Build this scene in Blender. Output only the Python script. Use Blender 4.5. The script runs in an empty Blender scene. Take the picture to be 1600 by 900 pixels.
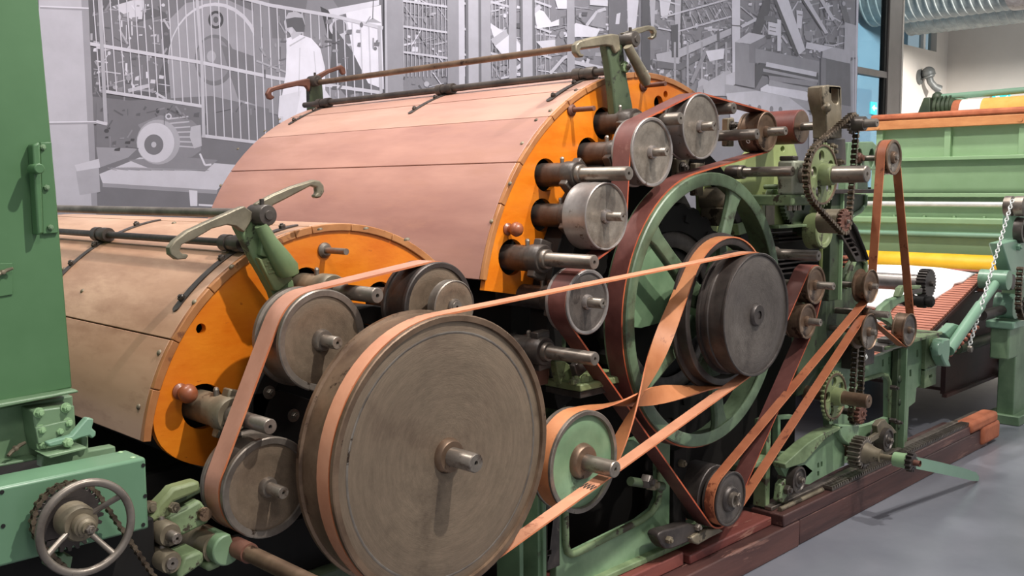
import bpy, bmesh, math, random
from math import sin, cos, pi, radians, hypot, atan2, asin, sqrt
from mathutils import Vector, Matrix

random.seed(7)
SC = bpy.context.scene
COL = SC.collection

# ------------------------------------------------------------------ camera
CAM_H = 1.5
FPX = 1532.15                                   # focal length in pixels of the 1600x900 frame
YAW, PITCH, ROLL = radians(45.504), radians(5.8115), radians(-0.3616)
FW = Vector((sin(YAW)*cos(PITCH), cos(YAW)*cos(PITCH), -sin(PITCH)))
_r = FW.cross(Vector((0, 0, 1))).normalized()
_u = _r.cross(FW)
RT = cos(ROLL)*_r + sin(ROLL)*_u
UP = -sin(ROLL)*_r + cos(ROLL)*_u
cam = bpy.data.cameras.new('camera')
cam.sensor_width = 36.0
cam.lens = FPX*36.0/1600.0
cam.clip_end = 100
camo = bpy.data.objects.new('camera', cam)
COL.objects.link(camo)
camo.matrix_world = Matrix(((RT.x, UP.x, -FW.x, 0), (RT.y, UP.y, -FW.y, 0), (RT.z, UP.z, -FW.z, CAM_H), (0, 0, 0, 1)))
SC.camera = camo

# ------------------------------------------------------------------ world, lamps, exposure
wd = bpy.data.worlds.new('hall_light')
SC.world = wd
wd.use_nodes = True
wd.node_tree.nodes['Background'].inputs[0].default_value = (0.93, 0.96, 1.0, 1)
wd.node_tree.nodes['Background'].inputs[1].default_value = 0.50
SC.view_settings.view_transform = 'Standard'
SC.view_settings.look = 'None'
SC.view_settings.gamma = 1
SC.view_settings.use_curve_mapping = False
SC.view_settings.exposure = 0.0

def lamp(name, loc, target, power, size, angle=80, blend=.5, color=(1, .96, .9)):
    l = bpy.data.lights.new(name, 'SPOT')
    l.energy = power; l.shadow_soft_size = size; l.spot_size = radians(angle); l.spot_blend = blend; l.color = color
    o = bpy.data.objects.new(name, l); COL.objects.link(o)
    o.location = loc
    o.rotation_euler = (Vector(target)-Vector(loc)).to_track_quat('-Z', 'Y').to_euler()
    return o
lamp('key_fill_spot', (2.15, -0.6, 4.8), (1.45, 2.3, 1.0), 800, .045, 46, .6)
lamp('key_fill_spot', (3.5, -0.5, 4.8), (3.2, 2.3, 1.0), 560, .045, 46, .6)
lamp('key_fill_spot', (5.0, -0.3, 4.6), (4.7, 2.3, .7), 420, .06, 52)
lamp('key_fill_spot', (2.0, 3.0, 4.7), (2.3, 3.2, 1.4), 300, .15, 95)  # added above the covers for the highlight on their tops
lamp('key_fill_spot', (0.3, 2.4, 4.7), (1.1, 2.9, 1.0), 240, .15, 80)  # added at the left to brighten the low cover
lamp('key_fill_spot', (0.25, -1.2, 3.9), (1.0, 2.6, .8), 130, .35, 70)  # soft fill, added to lift the low cover's left side and the column
lamp('key_fill_spot', (5.0, 3.4, 4.7), (6.2, 4.9, 1.6), 380, .15, 120)  # fill added to brighten the right half of the mural
lamp('key_fill_spot', (6.5, 2.5, 4.7), (7.8, 2.8, 1.1), 400, .15, 90)  # added over the feeder, aimed at the hopper so the floor stays dark
lamp('key_fill_spot', (13.0, 0.6, 4.4), (18.4, 3.6, 2.6), 5000, .3, 120, color=(1, .98, .95))  # strong fill added to brighten the white walls
lamp('key_fill_spot', (2.6, 3.4, 4.7), (2.9, 5.0, 1.7), 230, .2, 110)  # fill added to brighten the left half of the mural
lamp('key_fill_spot', (11.0, 5.8, 4.4), (13.5, 7.0, 1.5), 80, .3, 120, color=(.9, .96, 1))  # weak fill added for the blue wall behind the glass

# ------------------------------------------------------------------ helpers
def ray(px, py):
    return FW + RT*((px-800)/FPX) + UP*((450-py)/FPX)
def at(px, py, Y):                               # the point of the plane y = Y seen at a pixel
    d = ray(px, py); t = Y/d.y
    return Vector((d.x*t, Y, CAM_H+d.z*t))
def atx(px, py, X):
    d = ray(px, py); t = X/d.x
    return Vector((X, d.y*t, CAM_H+d.z*t))
def atz(px, py, Z):
    d = ray(px, py); t = (Z-CAM_H)/d.z
    return Vector((d.x*t, d.y*t, Z))
def oncyl(px, py, c, R, far=False):              # a pixel on a cylinder that lies along y
    d = ray(px, py); ox, oz = -c[0], CAM_H-c[1]
    a = d.x*d.x+d.z*d.z; b = 2*(ox*d.x+oz*d.z); q = ox*ox+oz*oz-R*R
    D = max(0, b*b-4*a*q)
    t = (-b-sqrt(D))/(2*a)
    return Vector((d.x*t, d.y*t, CAM_H+d.z*t))
def pp(pts, Y):
    return [(v.x, v.z) for v in (at(x, y, Y) for x, y in pts)]
def crop(pts, x0, y0, s):                        # readings taken on an enlarged crop
    return [(x0+u/s, y0+v/s) for u, v in pts]

def srgb(r, g, b):
    f = lambda c: (c/12.92 if c <= .04045 else ((c+.055)/1.055)**2.4)
    return (f(r/255), f(g/255), f(b/255), 1)

class MB:
    def __init__(s):
        s.v = []; s.f = []; s.m = []
    def add(s, v, f, mi=0):
        b = len(s.v); s.v += [tuple(p) for p in v]
        s.f += [tuple(i+b for i in q) for q in f]; s.m += [mi]*len(f)
        return s
    def box(s, x0, x1, y0, y1, z0, z1, mi=0):
        v = [(x, y, z) for z in (z0, z1) for y in (y0, y1) for x in (x0, x1)]
        return s.add(v, [(0, 2, 3, 1), (4, 5, 7, 6), (0, 1, 5, 4), (2, 6, 7, 3), (0, 4, 6, 2), (1, 3, 7, 5)], mi)
    def obox(s, c, a, b, d, mi=0):               # half axes a, b, d
        c = Vector(c); a = Vector(a); b = Vector(b); d = Vector(d)
        v = [c+i*a+j*b+k*d for k in (-1, 1) for j in (-1, 1) for i in (-1, 1)]
        return s.add(v, [(0, 2, 3, 1), (4, 5, 7, 6), (0, 1, 5, 4), (2, 6, 7, 3), (0, 4, 6, 2), (1, 3, 7, 5)], mi)
    def rev(s, p, d, prof, n=32, mi=0):          # revolve (t along d, radius)
        p = Vector(p); d = Vector(d).normalized()
        e = d.orthogonal().normalized(); g = d.cross(e)
        v = []; idx = []
        for t, r in prof:
            if r < 1e-6:
                idx.append([len(v)]); v.append(p+d*t)
            else:
                idx.append(list(range(len(v), len(v)+n)))
                v += [p+d*t+(e*cos(2*pi*i/n)+g*sin(2*pi*i/n))*r for i in range(n)]
        f = []
        for A, B in zip(idx, idx[1:]):
            for i in range(n):
                j = (i+1) % n
                if len(A) == 1 and len(B) == 1: continue
                if len(A) == 1: f.append((A[0], B[j], B[i]))
                elif len(B) == 1: f.append((A[i], A[j], B[0]))
                else: f.append((A[i], A[j], B[j], B[i]))
        return s.add(v, f, mi)
    def lathe(s, c, prof, n=48, mi=0):           # prof of (y, r) about a y axis through c = (x, z)
        return s.rev((c[0], 0, c[1]), (0, 1, 0), prof, n, mi)
    def cyl(s, a, b, r, n=16, mi=0, r2=None):
        a = Vector(a); b = Vector(b); L = (b-a).length
        return s.rev(a, b-a, [(0, 0), (0, r), (L, r if r2 is None else r2), (L, 0)], n, mi)
    def tube(s, pts, r, n=10, mi=0, flat=1.0, closed=False):
        pts = [Vector(p) for p in pts]; N = len(pts)
        rr = r if isinstance(r, (list, tuple)) else [r]*N
        v = []; e = None
        for i, p in enumerate(pts):
            if closed: t = (pts[(i+1) % N]-pts[i-1]).normalized()
            else: t = (pts[min(i+1, N-1)]-pts[max(i-1, 0)]).normalized()
            e = (t.orthogonal() if e is None else e-t*e.dot(t)).normalized()
            g = t.cross(e)
            v += [p+(e*cos(2*pi*k/n)+g*sin(2*pi*k/n)*flat)*rr[i] for k in range(n)]
        f = []
        for i in range(N if closed else N-1):
            j = (i+1) % N
            f += [(i*n+k, i*n+(k+1) % n, j*n+(k+1) % n, j*n+k) for k in range(n)]
        if not closed:
            f.append(tuple(range(n))[::-1]); f.append(tuple((N-1)*n+k for k in range(n)))
        return s.add(v, f, mi)
    def prism(s, poly, y0, y1, mi=0):            # outline in x, z
        n = len(poly)
        v = [(x, y0, z) for x, z in poly]+[(x, y1, z) for x, z in poly]
        return s.add(v, [tuple(range(n)), tuple(range(2*n-1, n-1, -1))]+[(i, i+n, (i+1) % n+n, (i+1) % n) for i in range(n)], mi)
    def prismx(s, poly, x0, x1, mi=0):           # outline in y, z
        n = len(poly)
        v = [(x0, y, z) for y, z in poly]+[(x1, y, z) for y, z in poly]
        return s.add(v, [tuple(range(n)), tuple(range(2*n-1, n-1, -1))]+[(i, i+n, (i+1) % n+n, (i+1) % n) for i in range(n)], mi)
    def arc(s, c, a0, a1, r0, r1, y0, y1, n=12, mi=0):   # a curved block about c, angles in degrees
        v = []
        for i in range(n+1):
            a = radians(a0+(a1-a0)*i/n)
            for r, y in ((r0, y0), (r1, y0), (r1, y1), (r0, y1)):
                v.append((c[0]+r*cos(a), y, c[1]+r*sin(a)))
        f = [(0, 1, 2, 3), (n*4+3, n*4+2, n*4+1, n*4)]
        for i in range(n):
            for k in range(4):
                f.append((i*4+k, i*4+(k+1) % 4, i*4+4+(k+1) % 4, i*4+4+k))
        return s.add(v, f, mi)
    def ball(s, c, r, n=16, sc=(1, 1, 1)):
        c = Vector(c); v = []; f = []
        m = n//2
        for i in range(m+1):
            a = pi*i/m
            for k in range(n):
                b = 2*pi*k/n
                v.append(c+Vector((sin(a)*cos(b)*sc[0], sin(a)*sin(b)*sc[1], cos(a)*sc[2]))*r)
        for i in range(m):
            for k in range(n):
                f.append((i*n+k, i*n+(k+1) % n, (i+1)*n+(k+1) % n, (i+1)*n+k))
        return s.add(v, f)
    def nut(s, p, d, r, h, mi=0):                # hexagon head with a small rounded end
        s.rev(p, d, [(0, 0), (0, r), (h*.85, r), (h, r*.85), (h, 0)], 6, mi)
        return s.rev(Vector(p)+Vector(d).normalized()*h, d, [(0, r*.55), (h*.35, r*.5), (h*.4, 0)], 10, mi)
    def plate(s, outer, holes, y0, y1, mi=0):    # flat plate with holes, outline in x, z
        cu = bpy.data.curves.new('tmp', 'CURVE'); cu.dimensions = '2D'; cu.fill_mode = 'BOTH'; cu.extrude = abs(y1-y0)/2
        for pl in [outer]+list(holes):
            sp = cu.splines.new('POLY'); sp.points.add(len(pl)-1)
            for q, (x, z) in zip(sp.points, pl): q.co = (x, z, 0, 1)
            sp.use_cyclic_u = True
        o = bpy.data.objects.new('tmp', cu)
        me = bpy.data.meshes.new_from_object(o)
        ym = (y0+y1)/2
        s.add([(v.co.x, ym-v.co.z, v.co.y) for v in me.vertices], [tuple(p.vertices) for p in me.polygons], mi)
        bpy.data.objects.remove(o); bpy.data.curves.remove(cu); bpy.data.meshes.remove(me)
        return s
    def build(s, name, mats, parent=None, smooth=38, bevel=0, loc=None):
        org = Vector(parent.location) if parent is not None else Vector(loc or (0, 0, 0))
        if parent is not None and parent.parent is not None: org = org+Vector(parent.parent.location)
        me = bpy.data.meshes.new(name)
        me.from_pydata([Vector(p)-org for p in s.v], [], s.f)
        mats = mats if isinstance(mats, (list, tuple)) else [mats]
        for m in mats: me.materials.append(m)
        if len(mats) > 1: me.polygons.foreach_set('material_index', s.m)
        bm = bmesh.new(); bm.from_mesh(me)
        bmesh.ops.remove_doubles(bm, verts=bm.verts, dist=1e-6)
        bmesh.ops.recalc_face_normals(bm, faces=bm.faces)
        bm.to_mesh(me); bm.free()
        if smooth:
            me.shade_smooth(); me.set_sharp_from_angle(angle=radians(smooth))
        o = bpy.data.objects.new(name, me); COL.objects.link(o)
        if parent is not None: o.parent = parent
        else: o.location = org
        if bevel:
            b = o.modifiers.new('edge', 'BEVEL'); b.width = bevel; b.segments = 2; b.limit_method = 'ANGLE'; b.angle_limit = radians(50)
        return o

def thing(name, label, cat, loc=(0, 0, 0), group=None):
    o = bpy.data.objects.new(name, None); COL.objects.link(o); o.empty_display_size = .1
    o.location = loc; o['label'] = label; o['category'] = cat
    if group: o['group'] = group
    return o
def tag(o, label, cat, group=None):
    o['label'] = label; o['category'] = cat
    if group: o['group'] = group
    return o
def lab(o, text):
    o['label'] = text; return o
def stuff(o):
    o['kind'] = 'stuff'; return o
def struct(o):
    o['kind'] = 'structure'; return o

def circ(c, r, n=24, sx=1, sz=1):
    return [(c[0]+r*sx*cos(2*pi*i/n), c[1]+r*sz*sin(2*pi*i/n)) for i in range(n)]
def gearpoly(c, r, teeth, depth, duty=.5, ph=0):
    o = []
    for i in range(teeth):
        for k, (u, rr) in enumerate(((0, r-depth), (.25*duty+.02, r), (.25*duty+.02+duty*.5, r), (duty+.04, r-depth))):
            a = 2*pi*(i+u)/teeth+ph
            o.append((c[0]+rr*cos(a), c[1]+rr*sin(a)))
    return o
def beltpath(cs, step=6, closed=True):
    """Line of a belt round circles (x, z, r, turn); turn +1 runs counter-clockwise seen from the front."""
    n = len(cs); tan = []
    for i in range(n if closed else n-1):
        x1, z1, r1, s1 = cs[i]; x2, z2, r2, s2 = cs[(i+1) % n]
        dx, dz = x2-x1, z2-z1; L = hypot(dx, dz)
        a = atan2(dz, dx)+asin(max(-1, min(1, (s1*r1-s2*r2)/L)))
        nx, nz = sin(a), -cos(a)
        tan.append(((x1+s1*r1*nx, z1+s1*r1*nz), (x2+s2*r2*nx, z2+s2*r2*nz)))
    out = []
    for i in range(n if closed else n-1):
        out.append(tan[i][0]); out.append(tan[i][1])
        if not closed and i == n-2: break
        x, z, r, s = cs[(i+1) % n]
        p = tan[i][1]; q = tan[(i+1) % n][0]
        a0 = atan2(p[1]-z, p[0]-x); a1 = atan2(q[1]-z, q[0]-x)
        da = (a1-a0) % (2*pi) if s > 0 else -((a0-a1) % (2*pi))
        if abs(da) > 2*pi-.02: da = 0
        k = max(1, int(abs(math.degrees(da))/step))
        for j in range(1, k):
            a = a0+da*j/k; out.append((x+r*cos(a), z+r*sin(a)))
    res = []
    for p in out:
        if not res or hypot(p[0]-res[-1][0], p[1]-res[-1][1]) > 1e-4: res.append(p)
    if closed and hypot(res[0][0]-res[-1][0], res[0][1]-res[-1][1]) < 1e-4: res.pop()
    return res
def resample(pts, step, closed=True):
    q = list(pts)+([pts[0]] if closed else [])
    d = [0]
    for a, b in zip(q, q[1:]): d.append(d[-1]+hypot(b[0]-a[0], b[1]-a[1]))
    n = max(3, round(d[-1]/step)); out = []; k = 0
    for i in range(n if closed else n+1):
        t = d[-1]*i/n
        while k < len(d)-2 and d[k+1] < t: k += 1
        u = (t-d[k])/max(1e-9, d[k+1]-d[k])
        out.append((q[k][0]+(q[k+1][0]-q[k][0])*u, q[k][1]+(q[k+1][1]-q[k][1])*u))
    return out
def ribbon(mb, pts, wdir, half, th, closed=True):
    N = len(pts); pts = [Vector(p) for p in pts]; v = []
    for i in range(N):
        if closed: t = (pts[(i+1) % N]-pts[i-1]).normalized()
        else: t = (pts[min(N-1, i+1)]-pts[max(0, i-1)]).normalized()
        w = Vector(wdir[i]); w = (w-t*w.dot(t)).normalized(); nn = t.cross(w)
        v += [pts[i]+w*half+nn*th/2, pts[i]-w*half+nn*th/2, pts[i]-w*half-nn*th/2, pts[i]+w*half-nn*th/2]
    for i in range(N if closed else N-1):
        j = (i+1) % N
        for k in range(4):
            mb.add([v[i*4+k], v[i*4+(k+1) % 4], v[j*4+(k+1) % 4], v[j*4+k]], [(0, 1, 2, 3)], 1 if k in (1, 3) else 0)
    if not closed:
        mb.add(v[:4], [(0, 1, 2, 3)], 1); mb.add(v[-4:], [(3, 2, 1, 0)], 1)
    return mb

# ------------------------------------------------------------------ materials
def mat(name, c1, c2=None, rough=.5, metal=0.0, scale=8, stretch=(1, 1, 1), bump=.1, bscale=None, chip=None, chipscale=14, chipamt=.66, spec=.5, detail=5, lo=.35, hi=.65, radial=False, coat=0, emit=0, chipw=.04):
    m = bpy.data.materials.new(name); m.use_nodes = True
    N = m.node_tree.nodes; L = m.node_tree.links; b = N['Principled BSDF']
    b.inputs['Roughness'].default_value = rough; b.inputs['Metallic'].default_value = metal
    b.inputs['Specular IOR Level'].default_value = spec
    if coat: b.inputs['Coat Weight'].default_value = coat; b.inputs['Coat Roughness'].default_value = .25
    tc = N.new('ShaderNodeTexCoord'); mp = N.new('ShaderNodeMapping'); L.new(tc.outputs['Object'], mp.inputs[0])
    mp.inputs['Scale'].default_value = stretch
    vec = mp.outputs[0]
    if radial:                                   # marks of turning: noise along the radius about the local y axis
        sp = N.new('ShaderNodeSeparateXYZ'); L.new(tc.outputs['Object'], sp.inputs[0])
        cb = N.new('ShaderNodeCombineXYZ'); L.new(sp.outputs[0], cb.inputs[0]); L.new(sp.outputs[2], cb.inputs[1])
        ln = N.new('ShaderNodeVectorMath'); ln.operation = 'LENGTH'; L.new(cb.outputs[0], ln.inputs[0])
        nv = N.new('ShaderNodeVectorMath'); nv.operation = 'NORMALIZE'; L.new(cb.outputs[0], nv.inputs[0]); ns = N.new('ShaderNodeSeparateXYZ'); L.new(nv.outputs[0], ns.inputs[0])
        m1 = N.new('ShaderNodeMath'); m1.operation = 'MULTIPLY'; m1.inputs[1].default_value = 16; L.new(ln.outputs['Value'], m1.inputs[0])
        m2 = N.new('ShaderNodeMath'); m2.operation = 'MULTIPLY'; m2.inputs[1].default_value = .55; L.new(ns.outputs[0], m2.inputs[0])
        m3 = N.new('ShaderNodeMath'); m3.operation = 'MULTIPLY'; m3.inputs[1].default_value = .55; L.new(ns.outputs[1], m3.inputs[0])
        c2n = N.new('ShaderNodeCombineXYZ'); L.new(m1.outputs[0], c2n.inputs[0]); L.new(m2.outputs[0], c2n.inputs[1]); L.new(m3.outputs[0], c2n.inputs[2])
        rv = c2n.outputs[0]
    nz = N.new('ShaderNodeTexNoise'); nz.inputs['Scale'].default_value = scale; nz.inputs['Detail'].default_value = detail; nz.inputs['Roughness'].default_value = .62
    L.new(vec, nz.inputs['Vector'])
    rp = N.new('ShaderNodeValToRGB'); L.new(nz.outputs[0], rp.inputs[0])
    rp.color_ramp.elements[0].position = lo; rp.color_ramp.elements[1].position = hi
    rp.color_ramp.elements[0].color = c1; rp.color_ramp.elements[1].color = c2 or c1
    col = rp.outputs[0]
    if radial:
        nr = N.new('ShaderNodeTexNoise'); nr.inputs['Scale'].default_value = 5; nr.inputs['Detail'].default_value = 8; nr.inputs['Roughness'].default_value = .75
        L.new(rv, nr.inputs['Vector'])
        mr = N.new('ShaderNodeMapRange'); mr.inputs[1].default_value = .3; mr.inputs[2].default_value = .7; mr.inputs[3].default_value = .72; mr.inputs[4].default_value = 1.22
        L.new(nr.outputs[0], mr.inputs[0])
        mm = N.new('ShaderNodeMix'); mm.data_type = 'RGBA'; mm.blend_type = 'MULTIPLY'; mm.inputs[0].default_value = .8
        L.new(col, mm.inputs[6]); L.new(mr.outputs[0], mm.inputs[7]); col = mm.outputs[2]
    if chip:
        nc = N.new('ShaderNodeTexNoise'); nc.inputs['Scale'].default_value = chipscale; nc.inputs['Detail'].default_value = 6; nc.inputs['Roughness'].default_value = .7
        L.new(vec, nc.inputs['Vector'])
        rc = N.new('ShaderNodeValToRGB'); rc.color_ramp.elements[0].position = chipamt; rc.color_ramp.elements[1].position = chipamt+chipw
        L.new(nc.outputs[0], rc.inputs[0])
        mx = N.new('ShaderNodeMix'); mx.data_type = 'RGBA'; L.new(rc.outputs[0], mx.inputs[0]); L.new(col, mx.inputs[6]); mx.inputs[7].default_value = chip
        col = mx.outputs[2]
    L.new(col, b.inputs['Base Color'])
    if bump:
        bn = N.new('ShaderNodeTexNoise'); bn.inputs['Scale'].default_value = bscale or scale*5; bn.inputs['Detail'].default_value = 4
        L.new(rv if radial else vec, bn.inputs['Vector'])
        bp = N.new('ShaderNodeBump'); bp.inputs['Strength'].default_value = bump; bp.inputs['Distance'].default_value = .004
        L.new(bn.outputs[0], bp.inputs['Height']); L.new(bp.outputs[0], b.inputs['Normal'])
    if emit:
        L.new(col, b.inputs['Emission Color']); b.inputs['Emission Strength'].default_value = emit
    return m

DARKGRIME = srgb(52, 48, 40)
M = {}
M['green'] = mat('green_paint', srgb(94, 120, 90), srgb(126, 151, 118), .42, 0, 4, bump=.08, bscale=40, chip=srgb(70, 76, 56), chipscale=10, chipamt=.63, chipw=.1)
M['green_deep'] = mat('deep_green_paint', srgb(70, 106, 68), srgb(82, 118, 80), .45, 0, 2.5, bump=.05, bscale=30, chip=srgb(150, 170, 140), chipscale=26, chipamt=.77)
M['green_mint'] = mat('mint_green_paint', srgb(116, 150, 126), srgb(128, 162, 138), .32, 0, 2, bump=.03, bscale=30, chip=srgb(90, 116, 98), chipscale=18, chipamt=.74)
M['green_lime'] = mat('yellowed_green_paint', srgb(104, 114, 76), srgb(132, 142, 100), .5, 0, 6, bump=.12, chip=srgb(62, 58, 44), chipscale=13, chipamt=.56, chipw=.08)
M['green_dark'] = mat('dark_green_paint', srgb(46, 58, 42), srgb(74, 86, 62), .5, 0, 5, bump=.12, chip=srgb(42, 40, 34), chipscale=12, chipamt=.6)
M['green_grimy'] = mat('grimy_green_paint', srgb(88, 104, 72), srgb(128, 146, 108), .55, 0, 7, bump=.18, chip=srgb(62, 54, 42), chipscale=10, chipamt=.58)
M['green_hop'] = mat('pale_green_paint', srgb(138, 168, 126), srgb(150, 180, 138), .4, 0, 2, bump=.03, bscale=20, chip=srgb(160, 186, 166), chipscale=6, chipamt=.68)
M['green_case'] = mat('case_green_paint', srgb(92, 126, 98), srgb(104, 138, 110), .34, 0, 2, bump=.03, bscale=30, chip=srgb(76, 96, 78), chipscale=18, chipamt=.74)
M['lime_lit'] = mat('lit_lime_paint', srgb(138, 150, 92), srgb(160, 172, 114), .5, 0, 5, bump=.1, chip=srgb(80, 82, 54), chipscale=16, chipamt=.66)  # lighter copy of the yellowed green, bright light put into the colour
M['green_post'] = mat('olive_post_paint', srgb(90, 110, 72), srgb(114, 134, 96), .45, 0, 5, bump=.12, chip=srgb(58, 60, 44), chipscale=12, chipamt=.62)
M['green_wheel'] = mat('worn_shaded_wheel_paint', srgb(58, 70, 50), srgb(110, 130, 102), .42, 0, 3.2, bump=.12, chip=srgb(56, 54, 42), chipscale=8, chipamt=.56, chipw=.1)  # dark tone mixes dirt with shade painted into the wheel
M['steel_disc'] = mat('turned_steel', srgb(120, 102, 86), srgb(154, 135, 114), .42, .45, 5, bump=.2, radial=True, chip=srgb(94, 79, 66), chipscale=5, chipamt=.45, chipw=.3)
M['steel_disc_dark'] = mat('dark_turned_steel', srgb(92, 84, 80), srgb(116, 107, 100), .4, .55, 4, bump=.2, radial=True, chip=srgb(66, 58, 54), chipscale=8, chipamt=.5, chipw=.25)
M['steel_disc_light'] = mat('bright_turned_steel', srgb(124, 114, 104), srgb(158, 148, 136), .38, .55, 5, bump=.2, radial=True, chip=srgb(96, 84, 72), chipscale=7, chipamt=.48, chipw=.25)
M['steel_rim'] = mat('worn_steel', srgb(104, 94, 86), srgb(148, 138, 128), .4, .65, 9, bump=.12, chip=srgb(66, 52, 42), chipscale=9, chipamt=.62)
M['steel_brown'] = mat('brown_steel', srgb(92, 72, 58), srgb(136, 112, 92), .42, .55, 7, bump=.12, chip=srgb(60, 42, 32), chipscale=9, chipamt=.6)
M['steel_light'] = mat('pale_steel', srgb(124, 116, 112), srgb(164, 156, 152), .4, .6, 8, bump=.1, chip=srgb(96, 80, 68), chipscale=13, chipamt=.6)
M['steel_dark'] = mat('blackened_steel', srgb(58, 52, 50), srgb(84, 76, 72), .42, .5, 9, bump=.15, chip=srgb(96, 80, 66), chipscale=10, chipamt=.66)
M['shaft'] = mat('shaft_steel', srgb(108, 98, 90), srgb(152, 142, 132), .36, .65, 12, (1, .5, 1), bump=.08, chip=srgb(80, 62, 50), chipscale=14, chipamt=.56, chipw=.1)
M['iron'] = mat('oily_cast_iron', srgb(60, 53, 50), srgb(90, 82, 76), .4, .4, 10, bump=.25, chip=srgb(120, 108, 96), chipscale=12, chipamt=.66)
M['black'] = mat('black_iron_and_shade', srgb(22, 20, 19), srgb(33, 30, 28), .65, 0, 6, bump=.1, spec=.25)  # iron parts, and stand-ins for shaded gaps and interiors
M['hole'] = mat('dark_bore', srgb(16, 14, 13), None, .8, 0, 5, bump=0)
M['chain'] = mat('oiled_chain', srgb(70, 58, 48), srgb(126, 110, 92), .36, .6, 40, bump=.1)
M['silver'] = mat('zinc_chain', srgb(214, 214, 210), srgb(236, 236, 232), .35, .4, 10, bump=0)
M['brass'] = mat('bronze_casting', srgb(112, 104, 88), srgb(144, 134, 114), .42, .4, 12, bump=.2, chip=srgb(84, 78, 64), chipscale=10, chipamt=.62)
M['gun'] = mat('khaki_cast_iron', srgb(100, 90, 74), srgb(136, 124, 104), .5, .3, 8, bump=.2, chip=srgb(66, 58, 46), chipscale=9, chipamt=.58)
M['gun_pale'] = mat('pale_cast_iron', srgb(140, 142, 124), srgb(172, 174, 156), .5, .1, 8, bump=.15, chip=srgb(90, 86, 72), chipscale=9, chipamt=.6)
M['rust'] = mat('rusty_iron', srgb(96, 62, 52), srgb(124, 84, 70), .55, .25, 10, bump=.15)
M['wood_up'] = mat('pink_brown_wood', srgb(162, 120, 106), srgb(188, 146, 130), .42, 0, 2.2, (2.2, .5, 2.2), bump=.06, bscale=26, chip=srgb(174, 134, 116), chipscale=5, chipamt=.5, chipw=.2, coat=.1)
M['wood_up2'] = mat('plum_brown_wood', srgb(146, 104, 94), srgb(174, 130, 116), .42, 0, 2.2, (2.2, .5, 2.2), bump=.06, bscale=26, chip=srgb(162, 118, 102), chipscale=5, chipamt=.5, chipw=.2, coat=.1)
M['wood_lo'] = mat('tan_worn_wood', srgb(170, 130, 104), srgb(196, 158, 132), .42, 0, 3, (1.6, .45, 1.6), bump=.06, bscale=26, chip=srgb(156, 116, 92), chipscale=5, chipamt=.5, chipw=.2, coat=.12)
M['wood_lo2'] = mat('tan_wood_darker', srgb(164, 122, 96), srgb(190, 150, 124), .42, 0, 3, (1.6, .45, 1.6), bump=.06, bscale=26, chip=srgb(148, 106, 82), chipscale=5, chipamt=.5, chipw=.2, coat=.12)
M['wood_rim'] = mat('edge_wood', srgb(150, 94, 54), srgb(182, 126, 78), .45, 0, 6, (1, 6, 1), bump=.12, chip=srgb(122, 76, 48), chipscale=8, chipamt=.6)
M['orange'] = mat('orange_varnish', srgb(206, 104, 12), srgb(226, 132, 30), .38, 0, 4, (1, 1, 2.2), bump=.12, bscale=50, chip=srgb(172, 84, 18), chipscale=20, chipamt=.66, coat=.15)
M['knob'] = mat('turned_wood_knob', srgb(124, 66, 42), srgb(150, 86, 56), .35, 0, 6, bump=.05)
M['beam'] = mat('hopper_beam_wood', srgb(190, 122, 74), srgb(210, 144, 92), .45, 0, 5, (4, 1, 4), bump=.05)
M['canvas'] = mat('rust_canvas', srgb(166, 92, 62), srgb(190, 112, 78), .8, 0, 9, bump=.3)
M['timber'] = mat('red_brown_timber', srgb(60, 36, 34), srgb(94, 60, 54), .5, 0, 3, (.4, 2, 4), bump=.25, bscale=18, chip=srgb(122, 86, 76), chipscale=5, chipamt=.6)
M['timber_red'] = mat('red_timber', srgb(92, 42, 38), srgb(122, 66, 58), .5, 0, 4, (.4, 2, 3), bump=.25, bscale=16, chip=srgb(150, 106, 92), chipscale=6, chipamt=.58)
M['slat'] = mat('apron_slat_wood', srgb(150, 86, 66), srgb(180, 112, 90), .5, 0, 8, (4, .6, 4), bump=.1)
M['darkbrown'] = mat('dark_brown_board', srgb(52, 30, 26), srgb(70, 42, 36), .6, 0, 4, (1, .5, 2), bump=.1)
M['yellow'] = mat('yellow_paint', srgb(236, 176, 20), srgb(248, 196, 46), .45, 0, 6, bump=.05)
M['yellow_soft'] = mat('soft_yellow_cloth', srgb(226, 172, 84), srgb(240, 190, 104), .8, 0, 6, bump=.1)
M['fleece'] = mat('white_fleece', srgb(238, 236, 238), srgb(250, 248, 248), .95, 0, 6, bump=.4, bscale=30)
def leather(name, a, b, c, scale=5, amt=.62):
    return mat(name, a, b, .5, 0, scale, bump=.08, bscale=60, chip=c, chipscale=7, chipamt=amt)
M['belt_pink'] = leather('pale_leather', srgb(176, 118, 90), srgb(200, 142, 112), srgb(158, 100, 76))
M['belt_rose'] = leather('rose_leather', srgb(166, 116, 96), srgb(190, 140, 120), srgb(150, 98, 80))
M['belt_orange'] = leather('orange_leather', srgb(168, 104, 64), srgb(192, 128, 86), srgb(140, 82, 52), amt=.6)
M['belt_tan'] = leather('tan_leather', srgb(146, 82, 54), srgb(176, 108, 74), srgb(112, 58, 38), amt=.58)
M['belt_plum'] = leather('plum_leather', srgb(84, 46, 42), srgb(112, 68, 62), srgb(134, 92, 84), 7, .66)
M['belt_edge'] = mat('cut_leather_edge', srgb(184, 104, 66), srgb(204, 128, 88), .6, 0, 9, bump=.1)
M['belt_edge_dark'] = mat('cut_leather_edge_dark', srgb(150, 62, 40), srgb(190, 96, 58), .6, 0, 9, bump=.1)
M['red_cover'] = leather('red_leather', srgb(98, 46, 40), srgb(128, 66, 54), srgb(84, 36, 32))
M['floor'] = mat('grey_screed', srgb(118, 120, 129), srgb(134, 135, 143), .27, 0, 1.2, bump=.02, bscale=60)
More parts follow.
